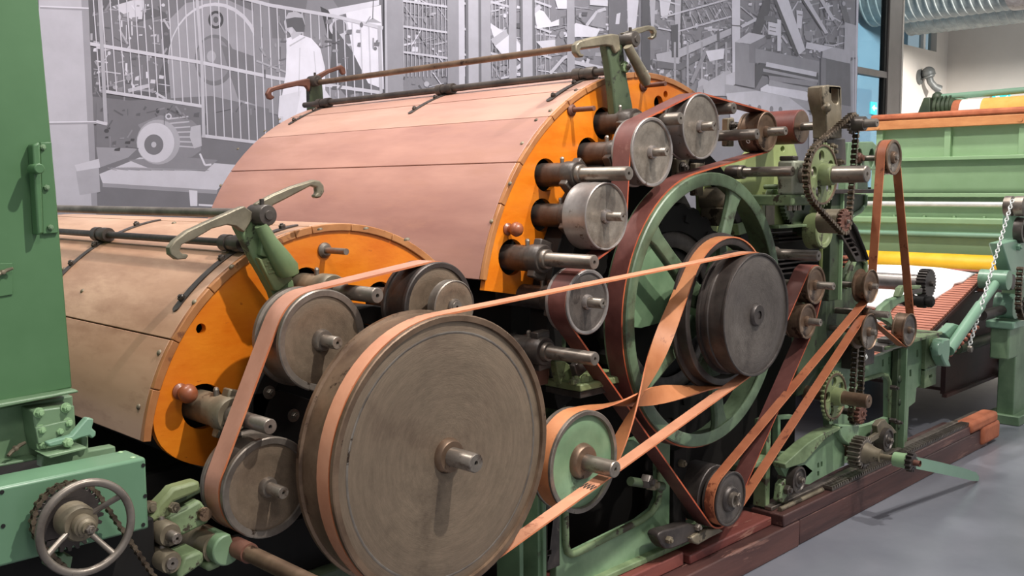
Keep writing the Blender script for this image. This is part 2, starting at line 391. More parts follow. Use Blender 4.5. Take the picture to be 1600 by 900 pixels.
M['white_wall'] = mat('white_wall_paint', srgb(196, 188, 178), srgb(206, 198, 188), .85, 0, .8, bump=.02)
M['frame_grey'] = mat('grey_window_frame', srgb(116, 108, 104), srgb(126, 118, 114), .45, .2, 3, bump=0)
M['blue_room'] = mat('pale_blue_wall', srgb(104, 128, 142), srgb(116, 140, 152), .8, 0, 1, bump=0)
M['blue_door'] = mat('blue_door', srgb(86, 110, 126), srgb(96, 120, 136), .6, 0, 1, bump=0)
M['duct'] = mat('galvanised_duct', srgb(128, 134, 132), srgb(158, 162, 158), .5, .3, 7, bump=.08)
M['elbow'] = mat('grey_pipe', srgb(92, 94, 92), srgb(120, 120, 116), .5, .3, 9, bump=.1)
M['teal_light'] = mat('sign_teal', srgb(40, 176, 176), None, .5, 0, 5, bump=0, emit=.9)
M['white_light'] = mat('sign_white', srgb(220, 250, 245), None, .5, 0, 5, bump=0, emit=1.1)
M['white_plain'] = mat('white_paint', srgb(235, 235, 230), None, .5, 0, 5, bump=0)
gm = bpy.data.materials.new('window_glass'); gm.use_nodes = True
_b = gm.node_tree.nodes['Principled BSDF']
_b.inputs['Base Color'].default_value = srgb(190, 214, 224); _b.inputs['Transmission Weight'].default_value = 1; _b.inputs['Roughness'].default_value = .02; _b.inputs['IOR'].default_value = 1.1
M['glass'] = gm
# ------------------------------------------------------------------ the room
MY = 5.0                                         # plane of the printed wall panel
o = struct(MB().box(-3, 24, -4, 12, -.05, 0).build('floor', M['floor'], None, smooth=0))
XE = at(1336.5, 150, MY).x
# printed wall panel: a flat photograph of a factory
mural = thing('wall_mural', 'large grey photograph of a paper mill hall printed on the back wall', 'mural', (4, MY, 0))
GR = []
def tone(v):
    u = 22+v*.85
    GR.append(mat('print_grey_%d' % v, srgb(u*.985, u*.97, min(255, u*1.035)), srgb(u*.93, u*.915, u*.975), .6, 0, 7, bump=0, detail=6, spec=.2, lo=.3, hi=.7))
    return len(GR)-1
TONES = [70, 95, 118, 140, 158, 176, 194, 212, 228, 242]
for v in TONES: tone(v)
def ti(v): return min(range(len(TONES)), key=lambda i: abs(TONES[i]-v))
MB().box(at(-60, 100, MY).x, XE, MY, MY+.03, .0, 4.2).build('panel', GR[ti(150)], mural, smooth=0)
pr = MB(); LAY = [0]
def mp(pts, v):
    LAY[0] += 1; y = MY-.0006-.00001*LAY[0]
    q = [at(x, yy, MY) for x, yy in pts]; q = [Vector((min(p.x, XE), y, p.z)) for p in q]
    pr.add(q, [tuple(range(len(q)))], ti(v))
def ml(pts, w, v):
    for (x0, y0), (x1, y1) in zip(pts, pts[1:]):
        L = hypot(x1-x0, y1-y0)
        if L < .1: continue
        nx, ny = -(y1-y0)/L*w/2, (x1-x0)/L*w/2
        mp([(x0+nx, y0+ny), (x1+nx, y1+ny), (x1-nx, y1-ny), (x0-nx, y0-ny)], v)
def me(cx, cy, rx, ry, v, n=28, a0=0, a1=360):
    mp([(cx+rx*cos(radians(a0+(a1-a0)*i/n)), cy+ry*sin(radians(a0+(a1-a0)*i/n))) for i in range(n if a1-a0 == 360 else n+1)], v)
R0 = random.Random(3)
def clutter(x0, x1, y0, y1, n, big=1.0, tones=(95, 110, 118, 130, 140, 150, 158, 176, 194, 212, 228)):
    for _ in range(n):
        x, y = R0.uniform(x0, x1), R0.uniform(y0, y1); k = R0.random(); v = R0.choice(tones)
        if k < .28:
            w, h = R0.uniform(2, 12)*big, R0.uniform(2, 9)*big; mp([(x, y), (x+w, y+R0.uniform(-3, 2)), (x+w*.9, y+h), (x-1, y+h*.9)], v)
        elif k < .40: me(x, y, R0.uniform(1.5, 5)*big, R0.uniform(1.5, 6)*big, v, 10)
        else:
            a = radians(R0.choice((90, 90, 88, -14, -12, 8, 60, 55, -58, 30))); l = R0.uniform(8, 34)*big
            ml([(x, y), (min(x+l*cos(a), 1330), y+l*sin(a))], R0.choice((1.0, 1.4, 2.2, 3.2)), v)
# -- left: machines behind the fence
mp([(130, -10), (620, -10), (620, 330), (130, 330)], 120)
mp([(138, 0), (200, 0), (260, 20), (275, 140), (230, 160), (138, 150)], 100)
mp([(150, 20), (190, 5), (215, 35), (250, 25), (258, 90), (240, 140), (190, 148), (160, 120)], 128)
mp([(175, 10), (225, -5), (222, 30), (205, 30)], 212)
clutter(142, 262, 3, 150, 130, .8)
ml([(200, 142), (232, 134)], 6, 200)
mp([(265, 30), (290, 5), (345, -5), (400, 20), (420, 60), (420, 170), (370, 215), (290, 200), (268, 160)], 158)
me(336, 96, 74, 92, 212); me(334, 97, 71, 88, 160)
mp([(262, 100), (300, 90), (300, 190), (268, 170)], 160)
me(335, 94, 31, 40, 118); me(333, 93, 27, 34, 140); me(330, 88, 7, 9, 176)
me(337, 31, 12, 14, 80); me(337, 31, 8, 10, 160); me(337, 31, 4, 5, 90)
mp([(345, 70), (430, 100), (420, 170), (372, 155), (360, 120)], 118)
mp([(395, 0), (520, 0), (560, 60), (560, 150), (470, 190), (400, 170)], 132)
mp([(420, 0), (480, 0), (470, 60), (425, 60)], 118)
mp([(500, 10), (540, 30), (548, 70), (512, 60)], 80)
for x, y, r in ((530, 42, 16), (545, 60, 12)): me(x, y, r, r, 212); me(x, y, r*.7, r*.7, 118)
mp([(512, 15), (592, 0), (592, 8), (518, 27)], 228)
mp([(540, 20), (595, 8), (600, 140), (575, 130), (552, 90)], 236)
mp([(520, 40), (550, 80), (580, 140), (540, 150), (515, 120)], 90)
mp([(570, 35), (582, 28), (596, 36)], 176)
ml([(583, 0), (582, 30)], 1.2, 70)
mp([(625, 55), (640, 70), (665, 110), (700, 130), (700, 150), (625, 150)], 236)
# floor, platform, motor
mp([(150, 160), (330, 150), (420, 170), (420, 340), (150, 340)], 112)
mp([(150, 230), (215, 232), (200, 246), (155, 262)], 150)
mp([(155, 272), (218, 246), (375, 258), (338, 298), (160, 286)], 205)
mp([(160, 286), (340, 297), (338, 303), (160, 292)], 150)
mp([(295, 297), (308, 298), (308, 322), (297, 322)], 228)
ml([(310, 320), (345, 322)], 3, 228)
mp([(200, 250), (270, 244), (340, 250), (320, 268), (230, 262)], 140)
mp([(215, 195), (250, 180), (300, 188), (312, 200), (314, 235), (300, 245), (255, 250)], 130)
for k in range(7): ml([(262+2*k, 186+7*k), (294+1.5*k, 182+8*k)], 2.2, 200)
mp([(298, 198), (313, 195), (315, 228), (303, 232), (296, 214)], 194)
me(247, 222, 34, 35, 176); me(243, 223, 29, 31, 205); me(240, 226, 15, 16, 118); me(240, 226, 4, 4.5, 194); me(263, 182, 5, 5, 205); me(263, 182, 2.8, 2.8, 118)
ml([(312, 240), (320, 258), (330, 257)], 3, 235)
clutter(155, 400, 165, 178, 30, .7, (80, 95, 95, 140))
clutter(152, 205, 200, 235, 14, .8, (80, 95, 140))
for k in range(9): ml([(168+5*k, 262), (182+18*k, 266)], 1, 150)
# fence
for x in range(152, 592, 13):
    y0 = 0 if x < 370 else (x-370)*.19
    y1 = 145+(x-165)*.14 if x < 315 else 212+(x-315)*.12
    sk = (x-152)*-.004+4
    ml([(x-sk-3, y0-5), (x+sk, y1)], 1.7, 205)
ml([(138, 68), (315, 98), (430, 122), (596, 145)], 5.5, 205)
ml([(165, 143), (315, 166)], 5, 205); ml([(315, 212), (430, 226)], 5, 205)
ml([(155, -5), (165, 195)], 6, 185); ml([(307, -5), (315, 98), (318, 215)], 5, 200); ml([(150, 190), (167, 194)], 5, 205)
ml([(360, -8), (420, 8), (520, 25), (598, 44)], 5.5, 212)
ml([(592, 40), (595, 145)], 5, 194)
ml([(400, 95), (460, 118), (450, 125)], 3, 176)
clutter(400, 590, 20, 150, 60, .8, (95, 110, 118, 140, 150))
# -- man in a white coat, part of the photograph
mp([(447, 60), (468, 54), (486, 60), (500, 76), (507, 105), (508, 170), (482, 190), (450, 190), (438, 192), (434, 182), (440, 150), (446, 115), (447, 80)], 240)
mp([(436, 150), (470, 142), (462, 180), (440, 190), (434, 182)], 222)
mp([(500, 130), (514, 150), (516, 160), (506, 165)], 222)
ml([(468, 75), (466, 150)], 1.5, 205); ml([(490, 80), (496, 150)], 1.5, 212); ml([(452, 72), (476, 58)], 2, 200)
mp([(443, 34), (450, 20), (462, 18), (473, 24), (476, 38), (474, 50), (466, 56), (456, 62), (452, 52), (445, 46)], 190)
mp([(446, 30), (460, 27), (472, 28), (476, 40), (474, 50), (462, 50), (456, 42), (448, 44)], 95)
me(454, 48, 3, 5, 205)
mp([(436, 182), (442, 182), (442, 192), (435, 192)], 205)
# -- pillar at left
mp([(60, -10), (136, -10), (152, 330), (60, 330)], 192)
mp([(126, -10), (137, -10), (152, 330), (143, 330)], 160)
ml([(62, 12), (138, 15)], 4, 160); ml([(62, 10), (138, 13)], 2, 225)
ml([(75, 193), (150, 192)], 4, 160); ml([(75, 191), (150, 190)], 2, 228)
mp([(116, 258), (154, 248), (156, 262), (120, 268)], 205); mp([(118, 268), (154, 262), (156, 300), (124, 305)], 176)
# -- middle: posts, railings and rolls
mp([(625, -10), (1010, -10), (1010, 160), (625, 160)], 134)
clutter(628, 1000, -5, 150, 520)
for x0, x1, w in ((628, 698, 6), (715, 740, 6), (760, 795, 6), (835, 860, 7)):
    for x in range(x0, x1, w): ml([(x, -5), (x+2, 120)], 1.2, 190)
    for y in (5, 45, 85): ml([(x0-3, y-4), (x1, y+6)], 3.4, 205)
mp([(763, 35), (800, 60), (818, 85), (816, 100), (770, 60)], 236)
mp([(770, 70), (795, 52), (816, 75), (816, 92), (785, 88)], 236)
mp([(765, 62), (795, 42), (800, 50), (772, 72)], 200); me(795, 47, 5, 8, 118)
mp([(832, 12), (848, 18), (860, 35), (872, 30), (872, 40), (838, 45)], 236); ml([(833, 18), (843, 10)], 7, 212)
mp([(866, 0), (885, 0), (884, 14), (870, 14)], 236)
mp([(880, 58), (898, 36), (936, 46), (930, 58)], 240); mp([(880, 60), (930, 60), (928, 70), (884, 70)], 110)
mp([(920, 0), (948, 0), (948, 10), (920, 8)], 228)
mp([(836, 65), (866, 62), (866, 76), (850, 80)], 225)
ml([(915, 40), (932, 18), (945, 14)], 5, 205); mp([(920, 40), (932, 20), (945, 18), (945, 45)], 150)
ml([(858, 115), (880, 90), (900, 84)], 5, 205); ml([(885, 95), (945, 108)], 6, 205); ml([(918, 92), (914, 105)], 5, 215)
me(800, 110, 7, 8, 212); me(800, 110, 4, 5, 140); ml([(806, 107), (818, 98)], 6, 225)
for x0, x1, v in ((599, 628, 160), (697, 716, 160), (715, 724, 205), (727, 745, 194), (745, 765, 176), (793, 805, 176), (815, 832, 190), (884, 896, 176), (949, 978, 118)):
    mp([(x0, -10), (x1, -10), (x1+1, 175), (x0+1, 175)], v)
for x in (728, 748, 813, 832): ml([(x, -5), (x+1, 170)], 4, 110)
ml([(601, -5), (603, 160)], 3, 190); mp([(962, 22), (968, 20), (966, 38), (960, 38)], 225)
mp([(978, -5), (997, -5), (990, 60), (975, 130), (980, 60)], 232)
# -- right: gantries, press and conveyors
mp([(996, -10), (1340, -10), (1340, 330), (996, 330)], 146)
clutter(1000, 1150, -5, 125, 360, .8)
clutter(1150, 1325, -5, 90, 240, .8)
mp([(1000, -5), (1012, -5), (1014, 110), (1000, 110)], 100)
mp([(1012, -5), (1022, -5), (1020, 35), (1016, 60)], 190)
mp([(1028, 0), (1046, 0), (1040, 30), (1030, 25)], 228); mp([(1052, 0), (1062, 0), (1058, 100), (1052, 100)], 194)
ml([(1063, -5), (1062, 130)], 2.4, 95)
for a, b in (((1030, 28), (1140, -2)), ((1055, 50), (1140, 26)), ((1026, 44), (1055, 50)), ((1020, -2), (1060, 8))): ml([a, b], 2.6, 212)
for k in range(7): ml([(1064+12*k, 25-3*k), (1070+13*k, 48-3.5*k)], 1.4, 194); ml([(1066+11*k, 0), (1090+9*k, 40-3*k)], 1.1, 176)
mp([(1022, 85), (1056, 78), (1140, 44), (1140, 54), (1060, 90), (1058, 100), (1024, 95)], 200); mp([(1024, 95), (1058, 100), (1140, 58), (1140, 64), (1060, 110), (1024, 106)], 118)
mp([(1046, 40), (1057, 38), (1057, 90), (1047, 90)], 95)
for x in (1052, 1072, 1094, 1117, 1132): ml([(x, 66), (x, 150)], 3.4, 170)
ml([(1078, 130), (1102, 76)], 6, 158)
mp([(1100, 80), (1130, 76), (1128, 92), (1106, 96)], 236)
mp([(1117, 50), (1120, 46), (1122, 50), (1122, 66), (1118, 66)], 120)
mp([(1141, -10), (1154, -10), (1154, 120), (1142, 120)], 228); ml([(1141, 40), (1154, 41)], 2, 118)
ml([(1154, 10), (1190, 40)], 1.8, 200); ml([(1156, 42), (1180, 30)], 5, 205)
mp([(1172, 52), (1192, -5), (1202, -5), (1200, 18), (1184, 56)], 90)
mp([(1198, 34), (1212, 37), (1212, 56), (1198, 54)], 232); ml([(1200, 42), (1210, 44)], 1.6, 140); ml([(1200, 48), (1210, 50)], 1.6, 140)
mp([(1192, 26), (1198, 24), (1222, 32), (1222, 38), (1192, 32)], 110)
mp([(1242, 16), (1252, 18), (1250, 45), (1243, 44)], 225); ml([(1244, 23), (1251, 24)], 1.3, 120)
mp([(1212, 30), (1218, 32), (1218, 80), (1212, 80)], 228)
mp([(1204, -5), (1210, -5), (1246, 88), (1240, 86)], 95)
mp([(1209, -5), (1228, -5), (1256, 78), (1246, 86)], 222)
mp([(1250, -5), (1258, -5), (1292, 52), (1286, 53)], 205); mp([(1275, -5), (1282, -5), (1302, 30), (1298, 33)], 205)
mp([(1246, -5), (1250, -5), (1287, 53), (1280, 46)], 95)
mp([(1258, 66), (1300, 74), (1302, 84), (1256, 76)], 222); mp([(1254, 48), (1268, 50), (1266, 66), (1256, 62)], 158)
mp([(1310, 10), (1320, 10), (1335, 70), (1328, 78)], 118); mp([(1318, 35), (1336, 40), (1336, 90), (1316, 90)], 190)
# press
mp([(1146, 66), (1168, 51), (1194, 56), (1176, 70)], 205)
mp([(1146, 66), (1168, 70), (1177, 75), (1177, 138), (1146, 132)], 158)
mp([(1168, 70), (1194, 57), (1195, 66), (1182, 76), (1182, 100), (1168, 98)], 140)
mp([(1178, 76), (1278, 96), (1278, 118), (1178, 98)], 150)
mp([(1184, 98), (1276, 114), (1276, 132), (1184, 116)], 88); mp([(1178, 99), (1192, 103), (1190, 116), (1178, 138)], 88)
mp([(1195, 97), (1274, 113), (1273, 120), (1194, 104)], 225); mp([(1190, 107), (1276, 125), (1276, 129), (1190, 112)], 176)
mp([(1198, 118), (1276, 128), (1272, 136), (1200, 126)], 158)
mp([(1283, 80), (1300, 74), (1328, 80), (1326, 100), (1282, 90)], 200)
mp([(1280, 90), (1328, 100), (1330, 190), (1282, 185)], 118); mp([(1280, 90), (1288, 92), (1288, 150), (1280, 148)], 140)
mp([(1186, 138), (1196, 132), (1250, 140), (1262, 146), (1258, 164), (1186, 145)], 236)
mp([(1200, 125), (1262, 138), (1262, 144), (1198, 134)], 176)
mp([(1262, 136), (1272, 140), (1270, 180), (1260, 170)], 176); ml([(1268, 142), (1268, 175)], 3, 95)
mp([(1096, 132), (1134, 110), (1144, 116), (1134, 150), (1098, 150)], 190); mp([(1132, 118), (1146, 112), (1146, 132), (1132, 140)], 212)
mp([(1130, 132), (1140, 133), (1260, 158), (1262, 172), (1250, 175), (1130, 150)], 176)
mp([(1132, 146), (1180, 142), (1230, 152), (1262, 176), (1262, 200), (1140, 190)], 212)
for x in (1145, 1169, 1184, 1203, 1217): me(x, 166+(x-1145)*.08, 3, 5, 140, 10)
mp([(1088, 128), (1094, 122), (1104, 126), (1104, 140), (1088, 140)], 194); mp([(1086, 138), (1096, 133), (1097, 160), (1086, 160)], 176)
mp([(1282, 160), (1340, 168), (1340, 330), (1240, 330)], 150)
mp([(1262, 180), (1290, 176), (1280, 230), (1262, 235)], 194)
mp([(1326, 96), (1340, 90), (1340, 330), (1330, 330)], 176)
ml([(1331, 80), (1331, 180)], 2, 205)
mp([(1336.2, -20), (1340, -20), (1340, 340), (1334.5, 340)], 235)
pr.build('printed_picture', GR, mural, smooth=0)

# glazed screen and walls right of the mural
GY, WY = 5.06, 7.0
FX0, FX1 = XE+.02, at(1404, 60, GY).x
struct(MB().box(at(1383, 60, GY).x, FX1, GY-.05, GY+.05, 0, 5).build('window_1', M['frame_grey'], None, smooth=0))
struct(MB().box(FX1-.02, FX1+.02, GY-.056, GY+.05, 0, 5).build('trim_4', M['white_wall'], None, smooth=0))
struct(MB().box(at(1379, 60, GY).x, at(1383, 60, GY).x, GY-.03, GY+.03, 0, 5).build('trim_5', M['black'], None, smooth=0))
struct(MB().box(FX0, at(1384, 60, GY).x, GY-.04, GY+.04, at(1360, 119, GY).z, at(1360, 109, GY).z).build('trim_1', M['frame_grey'], None, smooth=0))
struct(MB().box(FX0, at(1380, 60, GY).x, GY-.005, GY+.005, 0, 5).build('window_2', M['glass'], None, smooth=0))
struct(MB().box(FX0-.12, FX0, GY-.05, GY+.03, 0, 5).build('trim_2', M['white_wall'], None, smooth=0))
WX = at(1404, 60, WY).x
struct(MB().box(10, WX, WY, WY+.16, 0, 6).build('wall_blue', M['blue_room'], None, smooth=0))
dr = at(1336, 200, WY), at(1358, 141, WY)
struct(MB().box(dr[0].x-1, dr[1].x, WY-.04, WY, 0, dr[1].z).build('door_1', M['blue_door'], None, smooth=0))
sx1 = at(1464, 60, WY).x
XC = at(1480, 100, WY).x
zs1 = at(1450, 78, WY).z
struct(MB().plate([(WX, 0), (XC, 0), (XC, 6), (WX, 6)], [[(WX+.05, zs1), (sx1, zs1), (sx1, zs1+1.6), (WX+.05, zs1+1.6)]], WY, WY+.16).build('wall_back', M['white_wall'], None, smooth=0))
struct(MB().box(WX, sx1+.1, WY+.10, WY+.12, zs1-.05, zs1+1.65).build('window_3', M['glass'], None, smooth=0))
struct(MB().box(at(1448, 60, WY).x, at(1451, 60, WY).x, WY+.05, WY+.14, zs1, zs1+1.6).build('trim_3', M['white_plain'], None, smooth=0))
struct(MB().box(WX-2, XC+3, WY+2, WY+2.1, 0, 6).build('wall_beyond', M['blue_room'], None, smooth=0))
struct(MB().box(XC, XC+.2, -2, WY+.16, 0, 6).build('wall_right', M['white_wall'], None, smooth=0))
p = at(1438, 118, WY)
t = thing('pipe_elbow', 'grey pipe elbow outlet mounted on the white wall', 'pipe', tuple(p))
MB().rev((p.x-.05, WY, p.z-.03), (0, -1, 0), [(0, 0), (0, .13), (.03, .13), (.03, 0)], 24).build('flange', M['elbow'], t)
MB().ball((p.x, WY-.14, p.z+.03), .11, 18).rev((p.x, WY-.14, p.z-.01), (.3, -.3, -1), [(0, .12), (.02, .12), (.02, .09)], 24).build('body', M['elbow'], t)
MB().tube([(p.x+.00, WY-.15, p.z-.02), (p.x+.02, WY-.17, p.z-.12), (p.x+.07, WY-.22, p.z-.2), (p.x+.14, WY-.28, p.z-.25)], [.06, .058, .06, .075], 14).build('spout', M['elbow'], t)
# ventilation ducts along the right wall
def duct(label, px0, r, xx):
    c = atx(px0[0], px0[1], xx); prof = [(-1.5, 0)]; y = -1.5
    while y < 6.8:
        prof += [(y, r), (y+.07, r), (y+.08, r+.010), (y+.095, r+.010), (y+.105, r)]; y += .12
    prof += [(6.82, 0)]
    t = thing('ventilation_duct', label, 'duct', (c.x, 0, c.z), 'ventilation ducts')
    MB().lathe((c.x, c.z), prof, 48).build('tube', M['duct'], t, smooth=30)
    MB().lathe((c.x, c.z), [(4.25, r+.011), (4.25, r+.02), (4.85, r+.02), (4.85, r+.011)], 48).build('sleeve', M['steel_light'], t)
    return t
duct('upper big spiral ventilation duct with plain sleeve at top right', (1500, -36), .55, 15.0)
duct('lower spiral ventilation duct along the white wall', (1500, -4), .50, 16.4)

# exit signs
t = thing('exit_sign', 'small lit teal sign with a white arrow behind the glass screen', 'sign', tuple(at(1365, 167, WY-.06)))
a, b = at(1360, 178, WY-.06), at(1370, 160, WY-.06)
MB().box(a.x, b.x, WY-.06, WY, a.z, b.z).build('panel', M['teal_light'], t, smooth=0)
cx, cz = (a.x+b.x)/2, (a.z+b.z)/2; h = (b.z-a.z)/2; w_ = (b.x-a.x)/2
MB().prism([(cx-w_*.7, cz), (cx, cz+h*.5), (cx, cz+h*.15), (cx+w_*.7, cz+h*.15), (cx+w_*.7, cz-h*.15), (cx, cz-h*.15), (cx, cz-h*.5)], WY-.075, WY-.06).build('arrow', M['white_light'], t, smooth=0)
t = thing('exit_sign', 'wide lit teal sign above the yellow roll of the feeder', 'sign', tuple(atx(1563, 153, XC-.06)))
a, b = atx(1550, 160, XC-.06), atx(1577, 146, XC-.06)
MB().box(XC-.06, XC, b.y, a.y, a.z, b.z).build('panel', M['teal_light'], t, smooth=0)
mz = (a.z+b.z)/2; my = (a.y+b.y)/2; hh = (b.z-a.z)/2
MB().box(XC-.075, XC-.06, my+.02, my+.28*(a.y-b.y), mz-hh*.5, mz+hh*.5).build('door_mark', M['white_light'], t, smooth=0)
MB().prismx([(my-.05, mz), (my-.12, mz+hh*.5), (my-.12, mz+hh*.2), (my-.22, mz+hh*.2), (my-.22, mz-hh*.2), (my-.12, mz-hh*.2), (my-.12, mz-hh*.5)], XC-.075, XC-.06).build('arrow', M['white_light'], t, smooth=0)
# ------------------------------------------------------------------ pulleys and their shafts
UPC, UPR = (2.966, 1.040), .878                  # axis and radius of the tall cover
LOC, LOR = (1.562, .840), .568                   # axis and radius of the low cover
YC = 2.20                                        # front of both covers

def shaft_part(t, c, r, yend, y2, m='shaft', cone=True):
    b = MB().lathe(c, [(yend+.006, 0), (yend+.006, r*.22), (yend, r*.26), (yend, r*.9), (yend+.003, r), (y2, r), (y2, 0)], 24)
    o = b.build('shaft', M[m], t)
    MB().lathe(c, [(yend+.0055, 0), (yend+.0055, r*.215), (yend+.0085, r*.2), (yend+.0085, 0)], 12).build('centre_hole', M['hole'], o)
    return o

def pulley(label, c, yf, w, r, flange=.006, disc='steel_disc', rim='steel_rim', hub=None, shaft=None, name='pulley', lip=.012, crown=True, dish=.006, group=None, rear_shaft=2.3, shaft_mat='shaft', hubm=None):
    t = thing(name, label, 'pulley', (c[0], yf, c[1]), group or 'belt pulleys on the machine side')
    yb = yf+w; rb = r-flange
    fl = min(.012, w*.12)
    MB().lathe(c, [(yf+dish, r-lip-.002), (yf+.001, r-lip), (yf, r-.003), (yf+.002, r), (yf+fl, r), (yf+fl+.003, rb), (yf+w/2, rb+.0015), (yb-fl-.003, rb), (yb-fl, r), (yb-.001, r), (yb, r-.004), (yb, r*.3)], 72).build('rim', M[rim], t, smooth=30)
    MB().lathe(c, [(yf+dish+.001, r-lip), (yf+dish, r-lip-.003), (yf+dish, r*.62), (yf+dish+.0015, r*.58), (yf+dish+.0015, (hub or .02)*.8)], 72).build('disc', M[disc], t)
    if hub:
        MB().lathe(c, [(yf+dish+.002, hub*1.12), (yf+dish-.002, hub*1.1), (yf-.003, hub), (yf-.006, hub*.93), (yf-.006, hub*.4)], 36).build('hub', M[hubm or rim], t)
    if shaft:
        sr, ye = shaft
        shaft_part(t, c, sr, ye, rear_shaft, shaft_mat)
    return t

# front line: big wheel, grooved pulley on the main axle
t = pulley('largest pulley in front, broad turned steel disc at bottom centre', (1.56, .851), 1.745, .145, .347, .007, 'steel_disc', 'steel_brown', .040, (.0235, 1.655), 'pulley', lip=.016, dish=.009)
MB().lathe((1.56, .851), [(1.7535, .300), (1.7525, .302), (1.7525, .304), (1.7535, .306)], 72).build('turned_ring', M['steel_rim'], t)
AX = (2.967, 1.063)
t = pulley('dark disc pulley overlapping the green spoked flywheel, thin belt on top', AX, 1.735, .075, .213, .004, 'steel_disc_dark', 'steel_dark', .036, None, lip=.008)
MB().lathe(AX, [(1.733, 0), (1.733, .018), (1.738, .02)], 24).build('cap', M['steel_dark'], t)
MB().lathe(AX, [(1.81, .10), (1.81, .206), (1.832, .206), (1.832, .217), (1.842, .217), (1.842, .10)], 72).build('back_flange', M['steel_dark'], t)
# ring pulley behind it with the crossed belt
RING_R = .262
t = thing('ring_pulley', 'black flanged ring pulley between dark disc pulley and spoked flywheel', 'pulley', (AX[0], 1.85, AX[1]))
MB().lathe(AX, [(1.852, .236), (1.850, .240), (1.850, .258), (1.853, .260), (1.892, .260), (1.894, .277), (1.904, .277), (1.904, .236), (1.852, .236)], 80).build('rim', M['steel_dark'], t, smooth=30)
for k in range(5):
    a = radians(20+72*k)
    MB().obox((AX[0]+.15*cos(a), 1.88, AX[1]+.15*sin(a)), (.10*cos(a), 0, .10*sin(a)), (0, .008, 0), (-.02*sin(a), 0, .02*cos(a))).build('spoke', M['green_dark'], t)
MB().lathe(AX, [(1.845, .03), (1.845, .06), (1.91, .06), (1.91, .03)], 24).build('hub', M['steel_dark'], t)

# green spoked flywheel
GWR = .488
t = thing('flywheel', 'large green five-spoked flywheel with plum belt round its rim', 'flywheel', (AX[0], 1.925, AX[1]))
MB().lathe(AX, [(1.925, GWR-.045), (1.922, GWR-.040), (1.922, GWR-.004), (1.926, GWR), (2.017, GWR), (2.02, GWR-.004), (2.02, GWR-.018), (1.98, GWR-.022), (1.94, GWR-.03), (1.93, GWR-.045), (1.925, GWR-.045)], 110).build('rim', M['green_wheel'], t, smooth=32)
for k in range(5):
    a = radians(67+72*k); d = Vector((cos(a), 0, sin(a))); n = Vector((-sin(a), 0, cos(a)))
    p = []
    for u, hw in ((.07, .040), (.16, .034), (.30, .027), (.40, .028), (.435, .036), (.462, .055)):
        p.append((u, hw))
    poly = [(AX[0]+d.x*u+n.x*h, AX[1]+d.z*u+n.z*h) for u, h in p]+[(AX[0]+d.x*u-n.x*h, AX[1]+d.z*u-n.z*h) for u, h in reversed(p)]
    MB().prism(poly, 1.932, 1.962).build('spoke', M['green_wheel'], t, bevel=.008)
MB().lathe(AX, [(1.915, .03), (1.915, .085), (1.92, .09), (2.0, .09), (2.0, .03)], 40).build('hub', M['green'], t)
o = MB().lathe(AX, [(1.74, 0), (1.74, .03), (2.3, .03), (2.3, 0)], 24).build('axle', M['steel_dark'], t)

# brake drum behind the flywheel
t = thing('toothed_drum', 'black drum ring with square notches behind the flywheel spokes', 'drum', (UPC[0], 2.10, UPC[1]))
MB().plate(gearpoly(UPC, .405, 28, .012, .7), [circ(UPC, .30, 48)], 2.085, 2.12).build('rim', M['black'], t, bevel=.003)
MB().lathe(UPC, [(2.10, .24), (2.094, .25), (2.094, .30), (2.10, .31)], 60).build('ring', M['iron'], t)
MB().lathe(UPC, [(2.115, 0), (2.115, .25)], 60).build('web', M['black'], t)
for k in range(14):
    a = 2*pi*k/14
    MB().obox((UPC[0]+.35*cos(a), 2.083, UPC[1]+.35*sin(a)), (.012*cos(a), 0, .012*sin(a)), (0, .006, 0), (-.014*sin(a), 0, .014*cos(a))).build('notch_block', M['black'], t)

# left group
P1, P1R = (1.340, 1.140), .123
P0, P0R = (1.180, .815), .118
P2, P2R = (1.710, 1.188), .119
pulley('bronze-grey pulley above left of the largest wheel, rose belt on top', P1, 1.95, .118, P1R, .007, 'steel_disc', 'steel_rim', .025, (.0155, 1.893), lip=.016)
pulley('lower left bronze-grey pulley with rose belt round its left side', P0, 1.95, .105, P0R, .006, 'steel_disc', 'steel_rim', .022, (.0145, 1.89), lip=.016)
t = pulley('dark drum pulley partly hidden behind the largest wheel, small pulley before it', P2, 1.95, .10, P2R, .004, 'steel_disc', 'steel_dark', None, None, lip=.014)
PS = (1.706, 1.193)
t = pulley('small plain pulley in front of the dark drum pulley', PS, 1.885, .03, .070, .001, 'steel_disc', 'steel_rim', .020, (.016, 1.876), lip=.003, dish=.002)
# green pulley
G, GR = (2.178, .690), .154
t = pulley('green faced pulley with grey rim, right of the largest wheel', G, 1.84, .08, GR, .006, 'green', 'steel_rim', .050, (.0245, 1.725), lip=.014, dish=.012, hubm='steel_brown')

